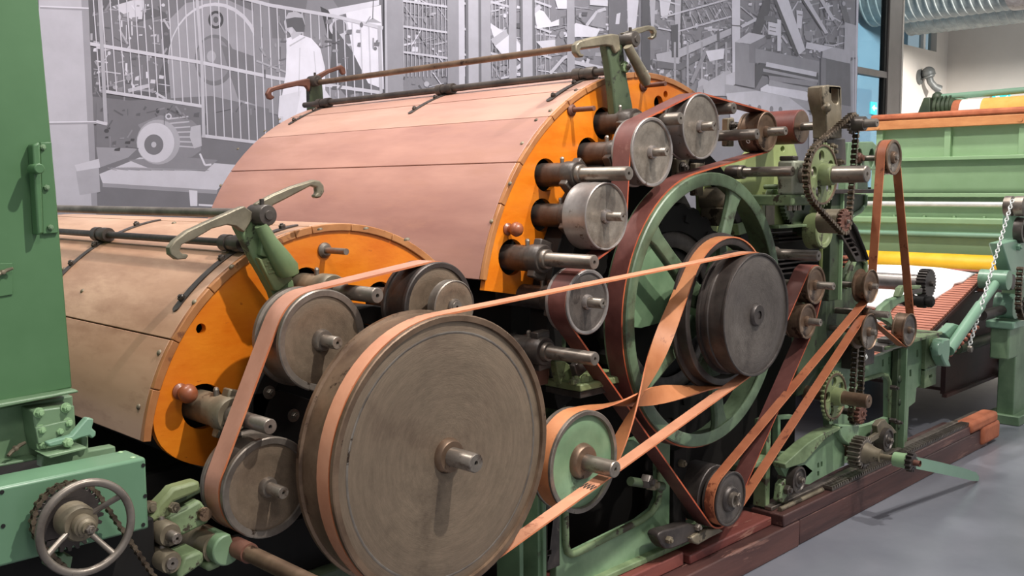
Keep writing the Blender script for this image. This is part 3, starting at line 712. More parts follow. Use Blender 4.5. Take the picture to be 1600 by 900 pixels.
# upper ring of workers
D9 = (2.389, 1.411)
pulley('bare grey drum pulley with wide bright face, under a bare shaft', D9, 1.93, .095, .106, .001, 'steel_disc_light', 'steel_light', .021, (.0145, 1.868), lip=.005)
U1 = (2.625, 1.614)
pulley('bright pulley with plum belt hugging its left, below the hooked bracket', U1, 1.93, .085, .113, .006, 'steel_disc_light', 'steel_light', .021, (.0145, 1.875), lip=.010)
U2 = (2.905, 1.708)
pulley('topmost bright disc pulley, plum belt running over it', U2, 1.93, .085, .113, .003, 'steel_disc_light', 'steel_light', .021, (.0165, 1.88), lip=.006)
U3 = (3.347, 1.706)
t = pulley('brown pulley with a round hole in its drum near the top right', U3, 1.93, .088, .075, .002, 'steel_brown', 'steel_brown', .02, (.0165, 1.855), lip=.006)
q = oncyl(1169, 221, U3, .0745)
MB().rev((q.x, q.y, q.z), (q.x-U3[0], 0, q.z-U3[1]), [(-.01, 0), (-.01, .008), (.0015, .008), (.0015, .006), (-.001, .005), (-.001, 0)], 16).build('plug', M['white_plain'], t)
U4 = (2.300, 1.150)
pulley('grey pulley with crimson-brown belt, crossed by the thin orange belt', U4, 1.93, .09, .101, .006, 'steel_disc_dark', 'steel_light', .022, (.0165, 1.872), lip=.010)
# red covered roll with long shaft
R5 = (3.700, 1.741)
t = thing('covered_roll', 'red leather covered roll on a long shaft behind the cast post', 'roll', (R5[0], 1.98, R5[1]))
MB().lathe(R5, [(1.98, .02), (1.98, .066), (1.982, .069), (2.12, .069), (2.12, .02)], 40).build('cover', M['red_cover'], t)
MB().lathe(R5, [(1.979, 0), (1.979, .064), (1.985, .066)], 40).build('face', M['steel_brown'], t)
shaft_part(t, R5, .0165, 1.665, 2.3)
# right hand pairs
A1 = (3.765, 1.093)
pulley('upper of two stacked pulleys right of the dark disc pulley, red belt over it', A1, 1.93, .075, .080, .003, 'steel_brown', 'steel_brown', .02, (.0155, 1.855), lip=.010)
A2 = (3.70, .948)
pulley('lower of two stacked pulleys right of the dark disc pulley, bare drum', A2, 1.93, .075, .073, .002, 'steel_brown', 'steel_brown', .02, (.0155, 1.875), lip=.010)
E1 = (4.218, 1.056)
pulley('flanged bobbin pulley under the tall hanging belt', E1, 1.90, .06, .075, .016, 'steel_brown', 'steel_brown', .018, (.0135, 1.874), lip=.004)
E2 = (4.218, .851)
pulley('flanged pulley below the bobbin pulley, orange belt behind its face', E2, 1.90, .06, .082, .016, 'steel_rim', 'steel_brown', .020, (.0135, 1.874), lip=.004)
E3 = (4.655, .812)
pulley('dark tension pulley at foot of the tall hanging belt', E3, 1.90, .06, .080, .003, 'steel_disc_dark', 'steel_brown', .016, (.0115, 1.882), lip=.006, rear_shaft=2.08)
E4 = (4.415, 1.628)
pulley('highest right pulley carrying the tall hanging tan belt', E4, 1.90, .06, .080, .005, 'steel_rim', 'steel_brown', .026, (.0135, 1.885), lip=.012, rear_shaft=2.2)
# motor
MO = (3.086, .350)
t = pulley('small dark motor pulley near the red timber, orange belt round it', MO, 1.90, .062, .102, .004, 'steel_disc_dark', 'steel_dark', .045, None, lip=.008, name='motor_pulley')
MB().lathe(MO, [(1.895, 0), (1.895, .016), (1.88, .02), (1.88, .028), (1.90, .03)], 24).build('cap', M['steel_rim'], t)
MB().nut((MO[0]+.006, 1.882, MO[1]+.016), (0, -1, 0), .012, .012).nut((MO[0]+.012, 1.884, MO[1]-.02), (0, -1, 0), .010, .012).build('nuts', M['shaft'], t)
t = thing('motor_drum', 'black bare drum behind the motor pulley', 'drum', (MO[0], 1.975, MO[1]))
MB().lathe(MO, [(1.972, .03), (1.972, .110), (1.975, .113), (2.075, .113), (2.08, .10), (2.08, .02)], 60).build('drum', M['steel_dark'], t)
MB().lathe(MO, [(1.93, 0), (1.93, .03), (2.3, .03), (2.3, 0)], 20).build('axle', M['steel_dark'], t)

# ------------------------------------------------------------------ belts
def belt(label, cs, y0, y1, m, edge='belt_edge', th=.005, name='drive_belt', closed=True):
    pts = beltpath([(x, z, r+th/2+.0005, s) for x, z, r, s in cs], 5, closed)
    pts3 = [(x, (y0+y1)/2, z) for x, z in pts]
    mb = MB(); ribbon(mb, pts3, [(0, 1, 0)]*len(pts3), (y1-y0)/2, th, closed)
    o = mb.build(name, [M[m], M[edge]], None, 30, loc=pts3[0])
    return tag(o, label, 'belt', 'leather drive belts')
belt('thin pale belt from the largest wheel up to the dark disc pulley', [(1.56, .851, .342, 1), (AX[0], AX[1], .210, 1)], 1.762, 1.806, 'belt_pink')
bt = bpy.data.objects['drive_belt']
_a = atan2(AX[1]-.851, AX[0]-1.56)+asin((.3445-.2125)/hypot(AX[0]-1.56, AX[1]-.851))
b = MB()
for k in range(7):
    X = 2.125+.004*(k % 2); Z = .851-.3475/cos(_a)+(X-1.56)*math.tan(_a); y = 1.765+.0062*k
    b.obox((X, y, Z+.0055), (.012*cos(_a), .002*(1 if k % 2 else -1), .012*sin(_a)), (0, .0012, 0), (0, 0, .0015))
o = b.build('lacing', M['iron'], None); o.parent = bt; o.location = -Vector(bt.location); stuff(o)
# main plum belt
belt('wide plum belt winding round the flywheel and the worker pulleys',
     [(AX[0], AX[1], GWR, -1), (U3[0], U3[1], .073, 1), (U2[0], U2[1], .110, 1), (U1[0], U1[1], .107, 1), (D9[0], D9[1], .105, -1), (U4[0], U4[1], .095, 1),
      (MO[0], MO[1], .113, 1), (A2[0], A2[1], .071, 1), (A1[0], A1[1], .077, 1)], 1.938, 2.006, 'belt_plum', 'belt_edge_dark', .006)
belt('rose belt looping over the three left pulleys', [(P2[0], P2[1], P2R-.004, 1), (P1[0], P1[1], P1R-.007, 1), (P0[0], P0[1], P0R-.006, 1)], 1.972, 2.034, 'belt_rose')
belt('tan belt from motor pulley up to the tall right hand pulley',
     [(MO[0], MO[1], .098, -1), (E1[0], E1[1], .059, 1), (E4[0], E4[1], .075, -1), (E3[0], E3[1], .077, -1), (E2[0], E2[1], .066, 1)], 1.911, 1.950, 'belt_tan')
# crossed belt between green pulley and ring pulley
def crossed(label, c1, r1, c2, r2, y, half, m, th=.005):
    cs = [(c1[0], c1[1], r1+th/2, 1), (c2[0], c2[1], r2+th/2, -1)]
    x1, z1, R1, s1 = cs[0]; x2, z2, R2, s2 = cs[1]
    pts = []; W = []
    tan = []
    for (xa, za, ra, sa), (xb, zb, rb, sb) in ((cs[0], cs[1]), (cs[1], cs[0])):
        L = hypot(xb-xa, zb-za); a = atan2(zb-za, xb-xa)+asin((sa*ra-sb*rb)/L); n = (sin(a), -cos(a))
        tan.append(((xa+sa*ra*n[0], za+sa*ra*n[1]), (xb+sb*rb*n[0], zb+sb*rb*n[1])))
    for i in range(2):
        p, q = tan[i]; K = 36
        d = Vector((q[0]-p[0], 0, q[1]-p[1])).normalized(); nn = Vector((0, 1, 0)).cross(d)
        for k in range(K):
            u = k/K; w = min(1, max(0, (u-.05)/.9)); w = w*w*(3-2*w)
            off = (.010 if i else -.010)*sin(pi*u)
            pts.append((p[0]+(q[0]-p[0])*u, y+off, p[1]+(q[1]-p[1])*u))
            W.append(Vector((0, 1, 0))*cos(pi*w+pi*i)+nn*sin(pi*w+pi*i))
        x, z, r, s = cs[1-i]; q2 = tan[1-i][0]
        a0 = atan2(q[1]-z, q[0]-x); a1 = atan2(q2[1]-z, q2[0]-x)
        da = (a1-a0) % (2*pi) if s > 0 else -((a0-a1) % (2*pi)); K = 40
        for k in range(K):
            a = a0+da*k/K; pts.append((x+r*cos(a), y, z+r*sin(a))); W.append(Vector((0, 1, 0))*cos(pi*(i+1)))
    mb = MB(); N = len(pts); V = []
    P = [Vector(p) for p in pts]
    for i in range(N):
        tt = (P[(i+1) % N]-P[i-1]).normalized(); w = W[i]; w = (w-tt*w.dot(tt)).normalized(); nn = tt.cross(w)
        V.append([P[i]+w*half+nn*th/2, P[i]-w*half+nn*th/2, P[i]-w*half-nn*th/2, P[i]+w*half-nn*th/2])
    for i in range(N):
        j = (i+1) % N
        for k in range(4):
            mb.add([V[i][k], V[i][(k+1) % 4], V[j][(k+1) % 4], V[j][k]], [(0, 1, 2, 3)], 1 if k in (1, 3) else 0)
    return tag(mb.build('drive_belt', [M[m], M['belt_edge']], None, 30, loc=pts[0]), label, 'belt', 'leather drive belts')
crossed('crossed orange belt between green pulley and black ring pulley', G, .148, AX, .260, 1.875, .030, 'belt_orange')

# ------------------------------------------------------------------ bearings and bare shafts
HOLES_UP, HOLES_LO = [], []
def bearing(label, c, hr, y0, y1, sr=None, yend=None, cover=None, foot=True, m='iron', cup=True, collar=True, name='shaft_bearing', shaft_mat='shaft'):
    t = thing(name, label, 'bearing', (c[0], y0, c[1]), 'shaft bearings beside the drum covers')
    MB().lathe(c, [(y0+.004, sr or hr*.5), (y0, hr*.8), (y0, hr*.92), (y0+.006, hr), (y0+.05, hr), (y0+.055, hr*.9), (y1, hr*.9), (y1, 0)], 32).build('housing', M[m], t)
    if collar and sr:
        MB().lathe(c, [(y0-.016, sr), (y0-.016, sr*1.3), (y0-.012, sr*1.4), (y0+.002, sr*1.4)], 28).build('collar', M['shaft'], t)
    if foot:
        a = atan2(c[1]-(cover[1] if cover else 1), c[0]-(cover[0] if cover else 0))
        for sgn in (-1, 1):
            n = Vector((-sin(a), 0, cos(a)))*sgn; d = Vector((cos(a), 0, sin(a)))
            MB().obox(Vector((c[0], y0+.03, c[1]))+n*hr*1.05-d*hr*.2, d*hr*.62, (0, .016, 0), n*hr*.3).build('clamp_lug', M[m], t, bevel=.004)
    if cup:
        MB().cyl((c[0]-hr*.1, y0+.07, c[1]+hr*.85), (c[0]-hr*.1, y0+.07, c[1]+hr*1.18), hr*.16, 10).ball((c[0]-hr*.1, y0+.07, c[1]+hr*1.2), hr*.17, 8).build('oil_cup', M['shaft'], t)
    if yend: shaft_part(t, c, sr, yend, y1, shaft_mat)
    if cover == UPC: HOLES_UP.append((c, hr*1.28))
    if cover == LOC: HOLES_LO.append((c, hr*1.28))
    return t
def ax(px, py, y): v = at(px, py, y); return (v.x, v.z)
SA, SD, SF, SH, SI, SJ, SK, SL = ax(983, 271, 1.86), ax(929, 410, 1.86), ax(930, 561, 1.86), ax(1064, 185, 1.88), ax(1147, 169, 1.92), ax(1183.6, 209.5, 1.86), ax(1239, 267.5, 1.82), ax(1279.5, 399.8, 1.86)
bearing('bearing with long bare shaft just above the bare grey drum pulley', SA, .043, 2.06, 2.30, .0225, 1.86, UPC)
bearing('bearing with long bare shaft below the orange plate corner', SD, .046, 2.06, 2.30, .0225, 1.86, UPC)
bearing('bearing with bare shaft low beside the largest wheel rim', SF, .046, 2.06, 2.30, .0215, 1.86, UPC)
bearing('bearing with bare shaft ending behind the topmost disc pulley', SH, .044, 2.06, 2.30, .0205, 1.88, UPC)
bearing('bearing behind the bright pulley below the hooked bracket', U1, .046, 2.05, 2.30, None, None, UPC)
bearing('bearing behind the bare grey drum pulley', D9, .043, 2.05, 2.30, None, None, UPC)
bearing('bearing behind the grey pulley with crimson-brown belt', U4, .043, 2.05, 2.30, None, None, UPC)
bearing('bearing with bare shaft right of the topmost disc pulley', SI, .040, 2.12, 2.30, .0205, 1.92)
bearing('bearing with bare shaft pointing at the brown holed pulley', SJ, .040, 2.12, 2.30, .0195, 1.86)
bearing('bearing with long bare shaft over the flywheel, reaching the chain wheel', SK, .027, 2.04, 2.10, .019, 1.82, foot=False, cup=False)
bearing('bearing with bare shaft before the black slats', SL, .036, 2.06, 2.30, .0215, 1.86, foot=False)
bearing('bearing behind the topmost disc pulley', U2, .040, 2.05, 2.30, None, None)
B1, B2 = ax(422.5, 667, 1.90), ax(590, 462, 1.90)
bearing('bearing with bare shaft under the ball knob, behind rose belt', B1, .044, 2.06, 2.30, .0180, 1.90, LOC, m='gun')
bearing('bearing with bare shaft above the bronze-grey pulley under the rose belt', B2, .042, 2.08, 2.30, .0195, 1.90, LOC, m='gun')
bearing('bearing behind the dark drum pulley, half hidden by its drum', P2, .040, 2.06, 2.30, None, None, LOC)

# ------------------------------------------------------------------ wooden drum covers
def cover(label, c, R, joints, a_end, a_beg, mats, ring, plate_r, holes, pts_peg, knob, plate_hi, plate_lo, far_y=4.0, rnd=0):
    t = thing('drum_cover', label, 'cover', (c[0], YC, c[1]), 'wooden drum covers')
    js = [a_beg]+joints+[a_end]
    for i, (a, b) in enumerate(zip(js, js[1:])):
        g = degrees_gap(R, .0032)
        w = mats[i % len(mats)]
        MB().arc(c, a-g, b+g, R-.018, R+(.0008 if i % 2 else 0), YC+.014, far_y, max(4, int(abs(a-b)/3))).build('cover_panel', M[w], t, bevel=.0015)
        MB().arc(c, a, b, R-.022, R-.016, YC+.03, far_y-.02, max(4, int(abs(a-b)/4))).build('joint_backing', M['hole'], t)
    for a, b in zip(ring, ring[1:]):
        MB().arc(c, a-.09, b+.09, R-.020, R, YC-.002, YC+.013, max(3, int(abs(a-b)/3))).build('rim_segment', M['wood_rim'], t, bevel=.002)
    def sector(rr, rin, hi, lo, rnd=0, n=40):
        if rnd:                                  # lower corner rounded off
            P0, P1, P2 = [(c[0]+q*cos(radians(w)), c[1]+q*sin(radians(w))) for q, w in ((rr, hi-rnd), (rr, hi), (rin+(rr-rin)*.35, hi+6))]
            o = [tuple((1-u)**2*p0+2*u*(1-u)*p1+u*u*p2 for p0, p1, p2 in zip(P0, P1, P2)) for u in [1-k/10 for k in range(11)]]
            o += [(c[0]+rr*cos(radians(hi-rnd+(lo-hi+rnd)*i/n)), c[1]+rr*sin(radians(hi-rnd+(lo-hi+rnd)*i/n))) for i in range(1, n+1)]
            return o+[(c[0]+rin*cos(radians(lo+(hi-lo)*i/n)), c[1]+rin*sin(radians(lo+(hi-lo)*i/n))) for i in range(n+1)]
        o = [(c[0]+rr*cos(radians(hi+(lo-hi)*i/n)), c[1]+rr*sin(radians(hi+(lo-hi)*i/n))) for i in range(n+1)]
        o += [(c[0]+rin*cos(radians(lo+(hi-lo)*i/n)), c[1]+rin*sin(radians(lo+(hi-lo)*i/n))) for i in range(n+1)]
        return o
    hs = [circ(q, r, 28) for q, r in holes if math.degrees(atan2(q[1]-c[1], q[0]-c[0])) % 360 < plate_hi-6 and plate_r+r+.003 < hypot(q[0]-c[0], q[1]-c[1]) < R-.022-r]
    MB().plate(sector(R-.0205, plate_r, plate_hi, plate_lo, rnd), hs, YC+.006, YC+.026).build('end_plate', M['orange'], t)
    MB().plate(sector(R-.0205, plate_r, plate_hi, plate_lo, rnd), [], far_y-.03, far_y-.005).build('end_plate', M['orange'], t)
    MB().arc(c, plate_hi-4, plate_lo, plate_r*.82, R-.03, 2.305, 2.318, 40).build('interior_shade', M['black'], t)  # black sheet added so the bearing holes show dark
    for px, py, ex, ey in pts_peg:
        b = at(px, py, YC+.004); n = MB()
        n.rev((b.x, YC+.006, b.z), (0, -1, 0), [(0, .021), (.006, .021), (.013, .014), (.013, .009)], 24)
        n.cyl((b.x, YC, b.z), (b.x, YC-.095, b.z), .0085, 16)
        n.build('peg', M['rust' if R > .7 else 'steel_rim'], t)
    for px, py in knob:
        b = at(px, py, YC)
        MB().rev((b.x, YC+.008, b.z), (0, -1, 0), [(0, 0), (0, .02), (.006, .02), (.012, .012), (.022, .012), (.03, .02), (.042, .024), (.054, .02), (.062, .01), (.064, 0)], 24).build('knob', M['knob'], t)
    return t
def degrees_gap(R, g): return math.degrees(g/2/R)
def screws(t, c, R, pix):
    for px, py in pix:
        p = oncyl(px, py, c, R); d = Vector((p.x-c[0], 0, p.z-c[1])).normalized()
        MB().rev(p, d, [(0, .0075), (.002, .0072), (.0045, .0045), (.005, 0)], 10).build('screw', M['gun'], t)
def strap(t, c, R, y, a0, a1, arod, rodr, bolts, n=16):
    w = .013
    s = MB().arc(c, a0, a1, R, R+.004, y-w, y+w, n)
    for a in (a0, a1):
        p = Vector((c[0]+(R+.002)*cos(radians(a)), y, c[1]+(R+.002)*sin(radians(a)))); s.rev(p, (cos(radians(a)), 0, sin(radians(a))), [(-.002, 0), (-.002, w), (.002, w), (.002, 0)], 16)
    o = s.build('hinge_strap', M['iron'], t)
    a = radians(arod); ce = (c[0]+rodr*cos(a), c[1]+rodr*sin(a))
    MB().lathe(ce, [(y-.05, .010), (y-.05, .021), (y-.046, .022), (y-.014, .022), (y-.014, .019), (y+.014, .019), (y+.014, .022), (y+.046, .022), (y+.05, .010)], 24).build('clamp', M['iron'], o)
    for b in bolts:
        r = radians(b); d = Vector((cos(r), 0, sin(r))); MB().nut((c[0]+(R+.003)*d.x, y, c[1]+(R+.003)*d.z), d, .0095, .010).build('bolt', M['iron'], o)
def angc(c, px, py, R): p = oncyl(px, py, c, R); return math.degrees(atan2(p.z-c[1], p.x-c[0])), p.y

up_holes = HOLES_UP+[(ax(1042, 147, YC), .013), (ax(1031, 161, YC), .028)]
TU = cover('tall plum-brown wooden drum cover with orange end plate', UPC, UPR, [141.8, 127.6, 115.0, 96], 58, 168.5, ['wood_up2', 'wood_up2', 'wood_up', 'wood_up', 'wood_up'], [168.5, 152, 141.8, 127.6, 121.3, 114.5, 96, 84, 70, 58], .60, up_holes,
           [(893, 172, 937, 170), (1005, 134, 1045, 127)], [(795, 358)], 170.5, 58)
screws(TU, UPC, UPR, [(372, 233), (345, 290), (768, 346), (797, 287), (816, 224), (838, 188), (860, 173), (414, 205), (437, 187), (900, 141), (936, 123), (470, 182), (1010, 112)])
lo_holes = HOLES_LO+[(ax(316, 514, YC), .013)]
TL = cover('low tan worn wooden drum cover with orange end plate beside green column', LOC, LOR, [147.5, 118.5, 98], 46, 172.8, ['wood_lo2', 'wood_lo', 'wood_lo', 'wood_lo'], [172.8, 160, 147.5, 132, 118.5, 103.5, 98, 85, 70, 46], .30, lo_holes,
           [(507, 391, 540, 393)], [(283, 612)], 178, 46, rnd=12)
screws(TL, LOC, LOR, [(217, 636), (249, 551), (304, 472), (362, 417), (402, 385), (500, 359), (572, 358), (636, 375), (129, 455), (272, 349), (100, 421)])
# hinge rods and their straps
a, y = angc(LOC, 365, 381, LOR+.02); RODLO = a
for px, py, a0, a1, bl in ((365, 381, 139, 99, (136.5, 122, 102.5)), (162, 366, 139, 99, (130, 121, 106)), ):
    aa, yy = angc(LOC, px, py, LOR+.02)
    strap(TL, LOC, LOR, yy, a0, a1, RODLO, LOR+.022, bl)
c = (LOC[0]+(LOR+.022)*cos(radians(RODLO)), LOC[1]+(LOR+.022)*sin(radians(RODLO)))
MB().lathe(c, [(2.12, 0), (2.12, .0105), (4.02, .0105), (4.02, 0)], 14).build('hinge_rod', M['iron'], TL)
a, y = angc(UPC, 915, 116, UPR+.02); RODUP = a
for px, py, a0, a1, bl in ((914, 116, 121, 106, (119.5, 112)), (701, 139, 121, 106, (119, 111)), (531, 156, 121, 106, (119, 112))):
    aa, yy = angc(UPC, px, py, UPR+.02)
    strap(TU, UPC, UPR, yy, RODUP+13.5, RODUP-2, RODUP, UPR+.022, (RODUP+12, RODUP+4.2), 10)
c = (UPC[0]+(UPR+.022)*cos(radians(RODUP)), UPC[1]+(UPR+.022)*sin(radians(RODUP)))
MB().lathe(c, [(2.16, 0), (2.16, .013), (4.05, .013), (4.05, 0)], 14).build('hinge_rod', M['iron'], TU)

# ------------------------------------------------------------------ hooked brackets with lifting rods
def hookbracket(label, Y, post, lhook, rhook, hub, hubr, rod, rodr, rody, handle=None, pm='green_grimy', hm='brass', extra=None, th=.022):
    h = at(*hub, Y)
    t = thing('hook_bracket', label, 'bracket', (h.x, Y, h.z), 'hooked post brackets')
    MB().prism(pp(post, Y), Y, Y+th*1.6).build('post', M[pm], t, bevel=.006)
    MB().prism(pp(lhook, Y-.01), Y-.012, Y+th*.5).build('hook', M[hm], t, bevel=.005)
    MB().prism(pp(rhook, Y-.005), Y-.008, Y+th*.5).build('hook', M[hm], t, bevel=.005)
    MB().lathe((h.x, h.z), [(Y-.05, 0), (Y-.05, hubr*.4), (Y-.046, hubr*.45), (Y-.044, hubr*.9), (Y-.04, hubr), (Y+.02, hubr), (Y+.02, 0)], 32).build('hub', M['iron'], t)
    MB().cyl((h.x-.002, Y-.02, h.z+hubr*.9), (h.x-.002, Y-.02, h.z+hubr*1.5), hubr*.22, 10).build('pin', M['iron'], t)
    if rod:
        MB().lathe(rod, [(Y+.01, 0), (Y+.01, rodr), (rody, rodr), (rody, 0)], 16).build('lifting_rod', M['steel_brown'] if rodr > .0125 else M['steel_rim'], t)
    if handle:
        pts, rr = handle
        pa = [at(x, y, Y-.03) for x, y in pts]
        MB().tube(pa, rr, 14).build('handle', M[pm] if pm == 'green_post' else M['brass'], t)
    if extra: extra(t, Y)
    return t
C8 = lambda p: crop(p, 880, 20, 6)
def nut_extra(t, Y):
    b = at(975, 105, Y)
    MB().nut((b.x, Y, b.z), (0, -1, 0), .02, .012).build('nut', M['green_grimy'], t)
    MB().nut((b.x, Y-.012, b.z), (0, -1, 0), .010, .012).build('bolt', M['iron'], t)
RU = at(982, 62, 2.15)
hookbracket('tall post bracket with two scroll hooks on top of the tall cover, near end', 2.13,
    C8([(405, 285), (565, 300), (585, 470), (600, 600), (655, 880), (650, 960), (490, 960), (470, 700), (440, 480)]),
    C8([(540, 350), (520, 205), (460, 195), (400, 205), (260, 230), (150, 262), (118, 300), (118, 375), (150, 415), (185, 418), (198, 392), (168, 383), (155, 352), (168, 335), (280, 322), (400, 305), (460, 315), (490, 385)]),
    C8([(560, 190), (600, 178), (700, 140), (800, 118), (850, 130), (876, 172), (870, 228), (845, 248), (818, 240), (822, 225), (845, 215), (850, 195), (838, 168), (800, 165), (700, 200), (620, 235)]),
    (978, 63), .027, (RU.x, RU.z), .013, 4.06,
    ([(981, 72), (986, 83), (994, 97), (1002, 112), (1008, 124), (1010, 133)], [.016, .017, .018, .020, .021, .013]), 'green_dark', 'brass', nut_extra)
C0 = lambda p: crop(p, 400, 0, 3)
hookbracket('far end post bracket with two dark red hooks behind the tall cover', 4.06,
    C0([(250, 365), (310, 365), (322, 520), (255, 520)]),
    C0([(260, 372), (240, 368), (130, 392), (65, 412), (50, 438), (58, 462), (75, 468), (90, 455), (75, 445), (72, 435), (90, 425), (200, 402), (235, 405), (252, 430)]),
    C0([(265, 362), (330, 328), (400, 305), (418, 318), (422, 345), (408, 352), (398, 340), (395, 325), (340, 345), (300, 372)]),
    (489, 127), .026, None, .012, 4.1, None, 'green_dark', 'rust', None)
C2 = lambda p: crop(p, 260, 270, 1200/260)
def plate_extra(t, Y):
    MB().prism(pp(C2([(650, 610), (690, 625), (745, 600), (905, 765), (800, 852), (770, 850)]), Y-.012), Y-.02, Y).build('name_plate', M['green_lime'], t, bevel=.003)
    for u, v, w in ((735, 640, 12), (722, 665, 10), (750, 690, 12), (768, 715, 10), (745, 720, 8)):
        a = at(260+u/4.615, 270+v/4.615, Y-.02); MB().box(a.x-.005, a.x+.005, Y-.023, Y-.018, a.z-.003, a.z+.003).build('raised_mark', M['green_lime'], t, bevel=.0015)
    b = at(260+706/4.615, 270+540/4.615, Y-.004)
    MB().obox((b.x, Y-.008, b.z), (.016, 0, -.004), (0, .01, 0), (.004, 0, .022)).build('boss', M['green_post'], t, bevel=.004)
    MB().rev((b.x, Y-.018, b.z), (0, -1, 0), [(0, .009), (.002, .009), (.002, .006), (0, .006)], 16).build('ring_mark', M['green_dark'], t)
RL = at(398, 334, 2.12)
hookbracket('green post bracket with two bronze scroll hooks over the low cover', 2.12,
    C2([(510, 380), (560, 300), (690, 300), (720, 420), (760, 560), (920, 780), (930, 850), (900, 960), (800, 960), (770, 870), (700, 740), (640, 640), (590, 540)]),
    C2([(640, 300), (560, 240), (500, 262), (440, 290), (300, 350), (150, 420), (60, 490), (22, 540), (28, 590), (78, 627), (140, 622), (158, 600), (150, 585), (120, 588), (96, 565), (108, 520), (200, 478), (330, 402), (440, 375), (500, 385), (560, 430)]),
    C2([(640, 225), (700, 190), (760, 158), (900, 98), (1060, 50), (1105, 58), (1132, 90), (1138, 135), (1112, 178), (1075, 185), (1062, 165), (1085, 145), (1080, 105), (1040, 95), (860, 190), (770, 235), (735, 280), (728, 400), (680, 380)]),
    (404, 336), .026, (RL.x, RL.z), .0120, 4.0,
    ([at_ for at_ in C2([(680, 375), (740, 490), (810, 600), (868, 690), (885, 735), (885, 752)])], [.016, .019, .026, .030, .025, .012]), 'green_post', 'brass', plate_extra)
# ------------------------------------------------------------------ inner drums and dark side plates
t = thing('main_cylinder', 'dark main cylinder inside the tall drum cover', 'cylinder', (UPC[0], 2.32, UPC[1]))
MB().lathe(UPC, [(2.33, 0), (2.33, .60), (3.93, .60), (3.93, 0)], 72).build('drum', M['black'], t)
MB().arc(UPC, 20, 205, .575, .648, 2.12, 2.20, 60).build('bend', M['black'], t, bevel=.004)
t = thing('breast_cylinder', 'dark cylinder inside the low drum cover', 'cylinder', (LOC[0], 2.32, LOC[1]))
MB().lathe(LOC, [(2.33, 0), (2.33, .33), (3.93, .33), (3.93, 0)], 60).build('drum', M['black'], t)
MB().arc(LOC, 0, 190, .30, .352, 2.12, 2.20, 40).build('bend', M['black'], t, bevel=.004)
t = thing('underfill', 'added black shade undercasing below the low drum cover', 'casing', (1.5, 3.1, .05))  # added black shapes that keep the view under the cover dark
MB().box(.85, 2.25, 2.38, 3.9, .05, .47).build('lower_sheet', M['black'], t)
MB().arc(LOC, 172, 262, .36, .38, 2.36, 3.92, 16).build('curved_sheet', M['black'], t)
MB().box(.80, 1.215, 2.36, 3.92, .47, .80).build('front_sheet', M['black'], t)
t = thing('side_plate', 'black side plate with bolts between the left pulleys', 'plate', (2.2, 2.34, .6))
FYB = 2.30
MB().box(.95, 4.3, FYB, FYB+.03, .02, .80).build('plate', M['black'], t)  # real plate, widened to keep the interior behind the frame dark
MB().prism(pp([(395, 655), (395, 615), (440, 610), (560, 648), (560, 900), (395, 900)], 2.12), 2.12, 2.14).build('guard', M['black'], t, bevel=.002)
for px, py in ((458, 649), (420, 613)):
    b = at(px, py, 2.12); MB().rev((b.x, 2.12, b.z), (0, -1, 0), [(0, .017), (.003, .017), (.003, .009)], 20).nut((b.x, 2.117, b.z), (0, -1, 0), .010, .012).build('bolt', M['shaft'], t)
MB().box(2.45, 2.50, 2.20, 2.28, .16, 1.0).build('inner_post', M['green_dark'], t)
for px in (1043, 1066):
    b = at(px, 760, 2.2); MB().box(b.x-.02, b.x+.02, 2.2, 2.26, .165, .9).build('inner_post', M['black'], t, bevel=.003)

# ------------------------------------------------------------------ machine frame on the timbers
FY = 2.06
fr = thing('machine_frame', 'green cast machine frame standing on the timbers', 'frame', (3.2, FY, .165))
zb = .166
a = at(869, 850, FY); b = at(1046, 840, FY)
win = pp([(882, 770), (884, 850), (889, 863), (897, 864), (1000, 813), (1022, 796), (1030, 778), (1030, 715), (1022, 706), (900, 730), (884, 745)], FY)
MB().plate([(a.x, zb), (b.x, zb), (b.x, .62), (a.x, .62)], [win], FY, FY+.03).build('base_plate', M['green'], fr, bevel=.003)
o = MB().tube([at(x, y, FY-.006) for x, y in ((882, 770), (884, 850), (887, 862), (893, 866), (903, 863), (950, 839), (1000, 814), (1018, 801), (1028, 785), (1031, 765), (1031, 715))], .0125, 10)
o.build('window_bead', M['green_grimy'], fr)
MB().box(a.x-.02, b.x+.3, FY-.03, FY+.1, zb, zb+.022).build('foot_flange', M['green_grimy'], fr, bevel=.004)
for x0, x1, y0 in ((812, 818, 2.0), (841, 847, 2.0), (849, 854, 1.99)):
    p = at(x0, 860, y0); q = at(x1, 860, y0); MB().box(p.x, q.x, y0, 2.10, .1, .60).build('post_flange', M['green'], fr, bevel=.002)
p = at(818, 860, 2.08); q = at(842, 860, 2.08); MB().box(p.x, q.x, 2.08, 2.10, .1, .60).build('post_web', M['green_dark'], fr)
p = at(855, 860, 2.03); q = at(875, 860, 2.03); pz = at(860, 890, 2.03).z
MB().plate([(p.x, pz), (q.x, pz), (q.x, .56), (p.x, .56)], [pp([(856, 861), (862, 859), (862, 866), (856, 868)], 2.03)], 2.03, 2.045).build('slotted_plate', M['iron'], fr, bevel=.002)
n = at(827, 897, 2.08); MB().nut((n.x, 2.08, n.z), (0, -1, 0), .016, .02).build('bolt', M['iron'], fr)
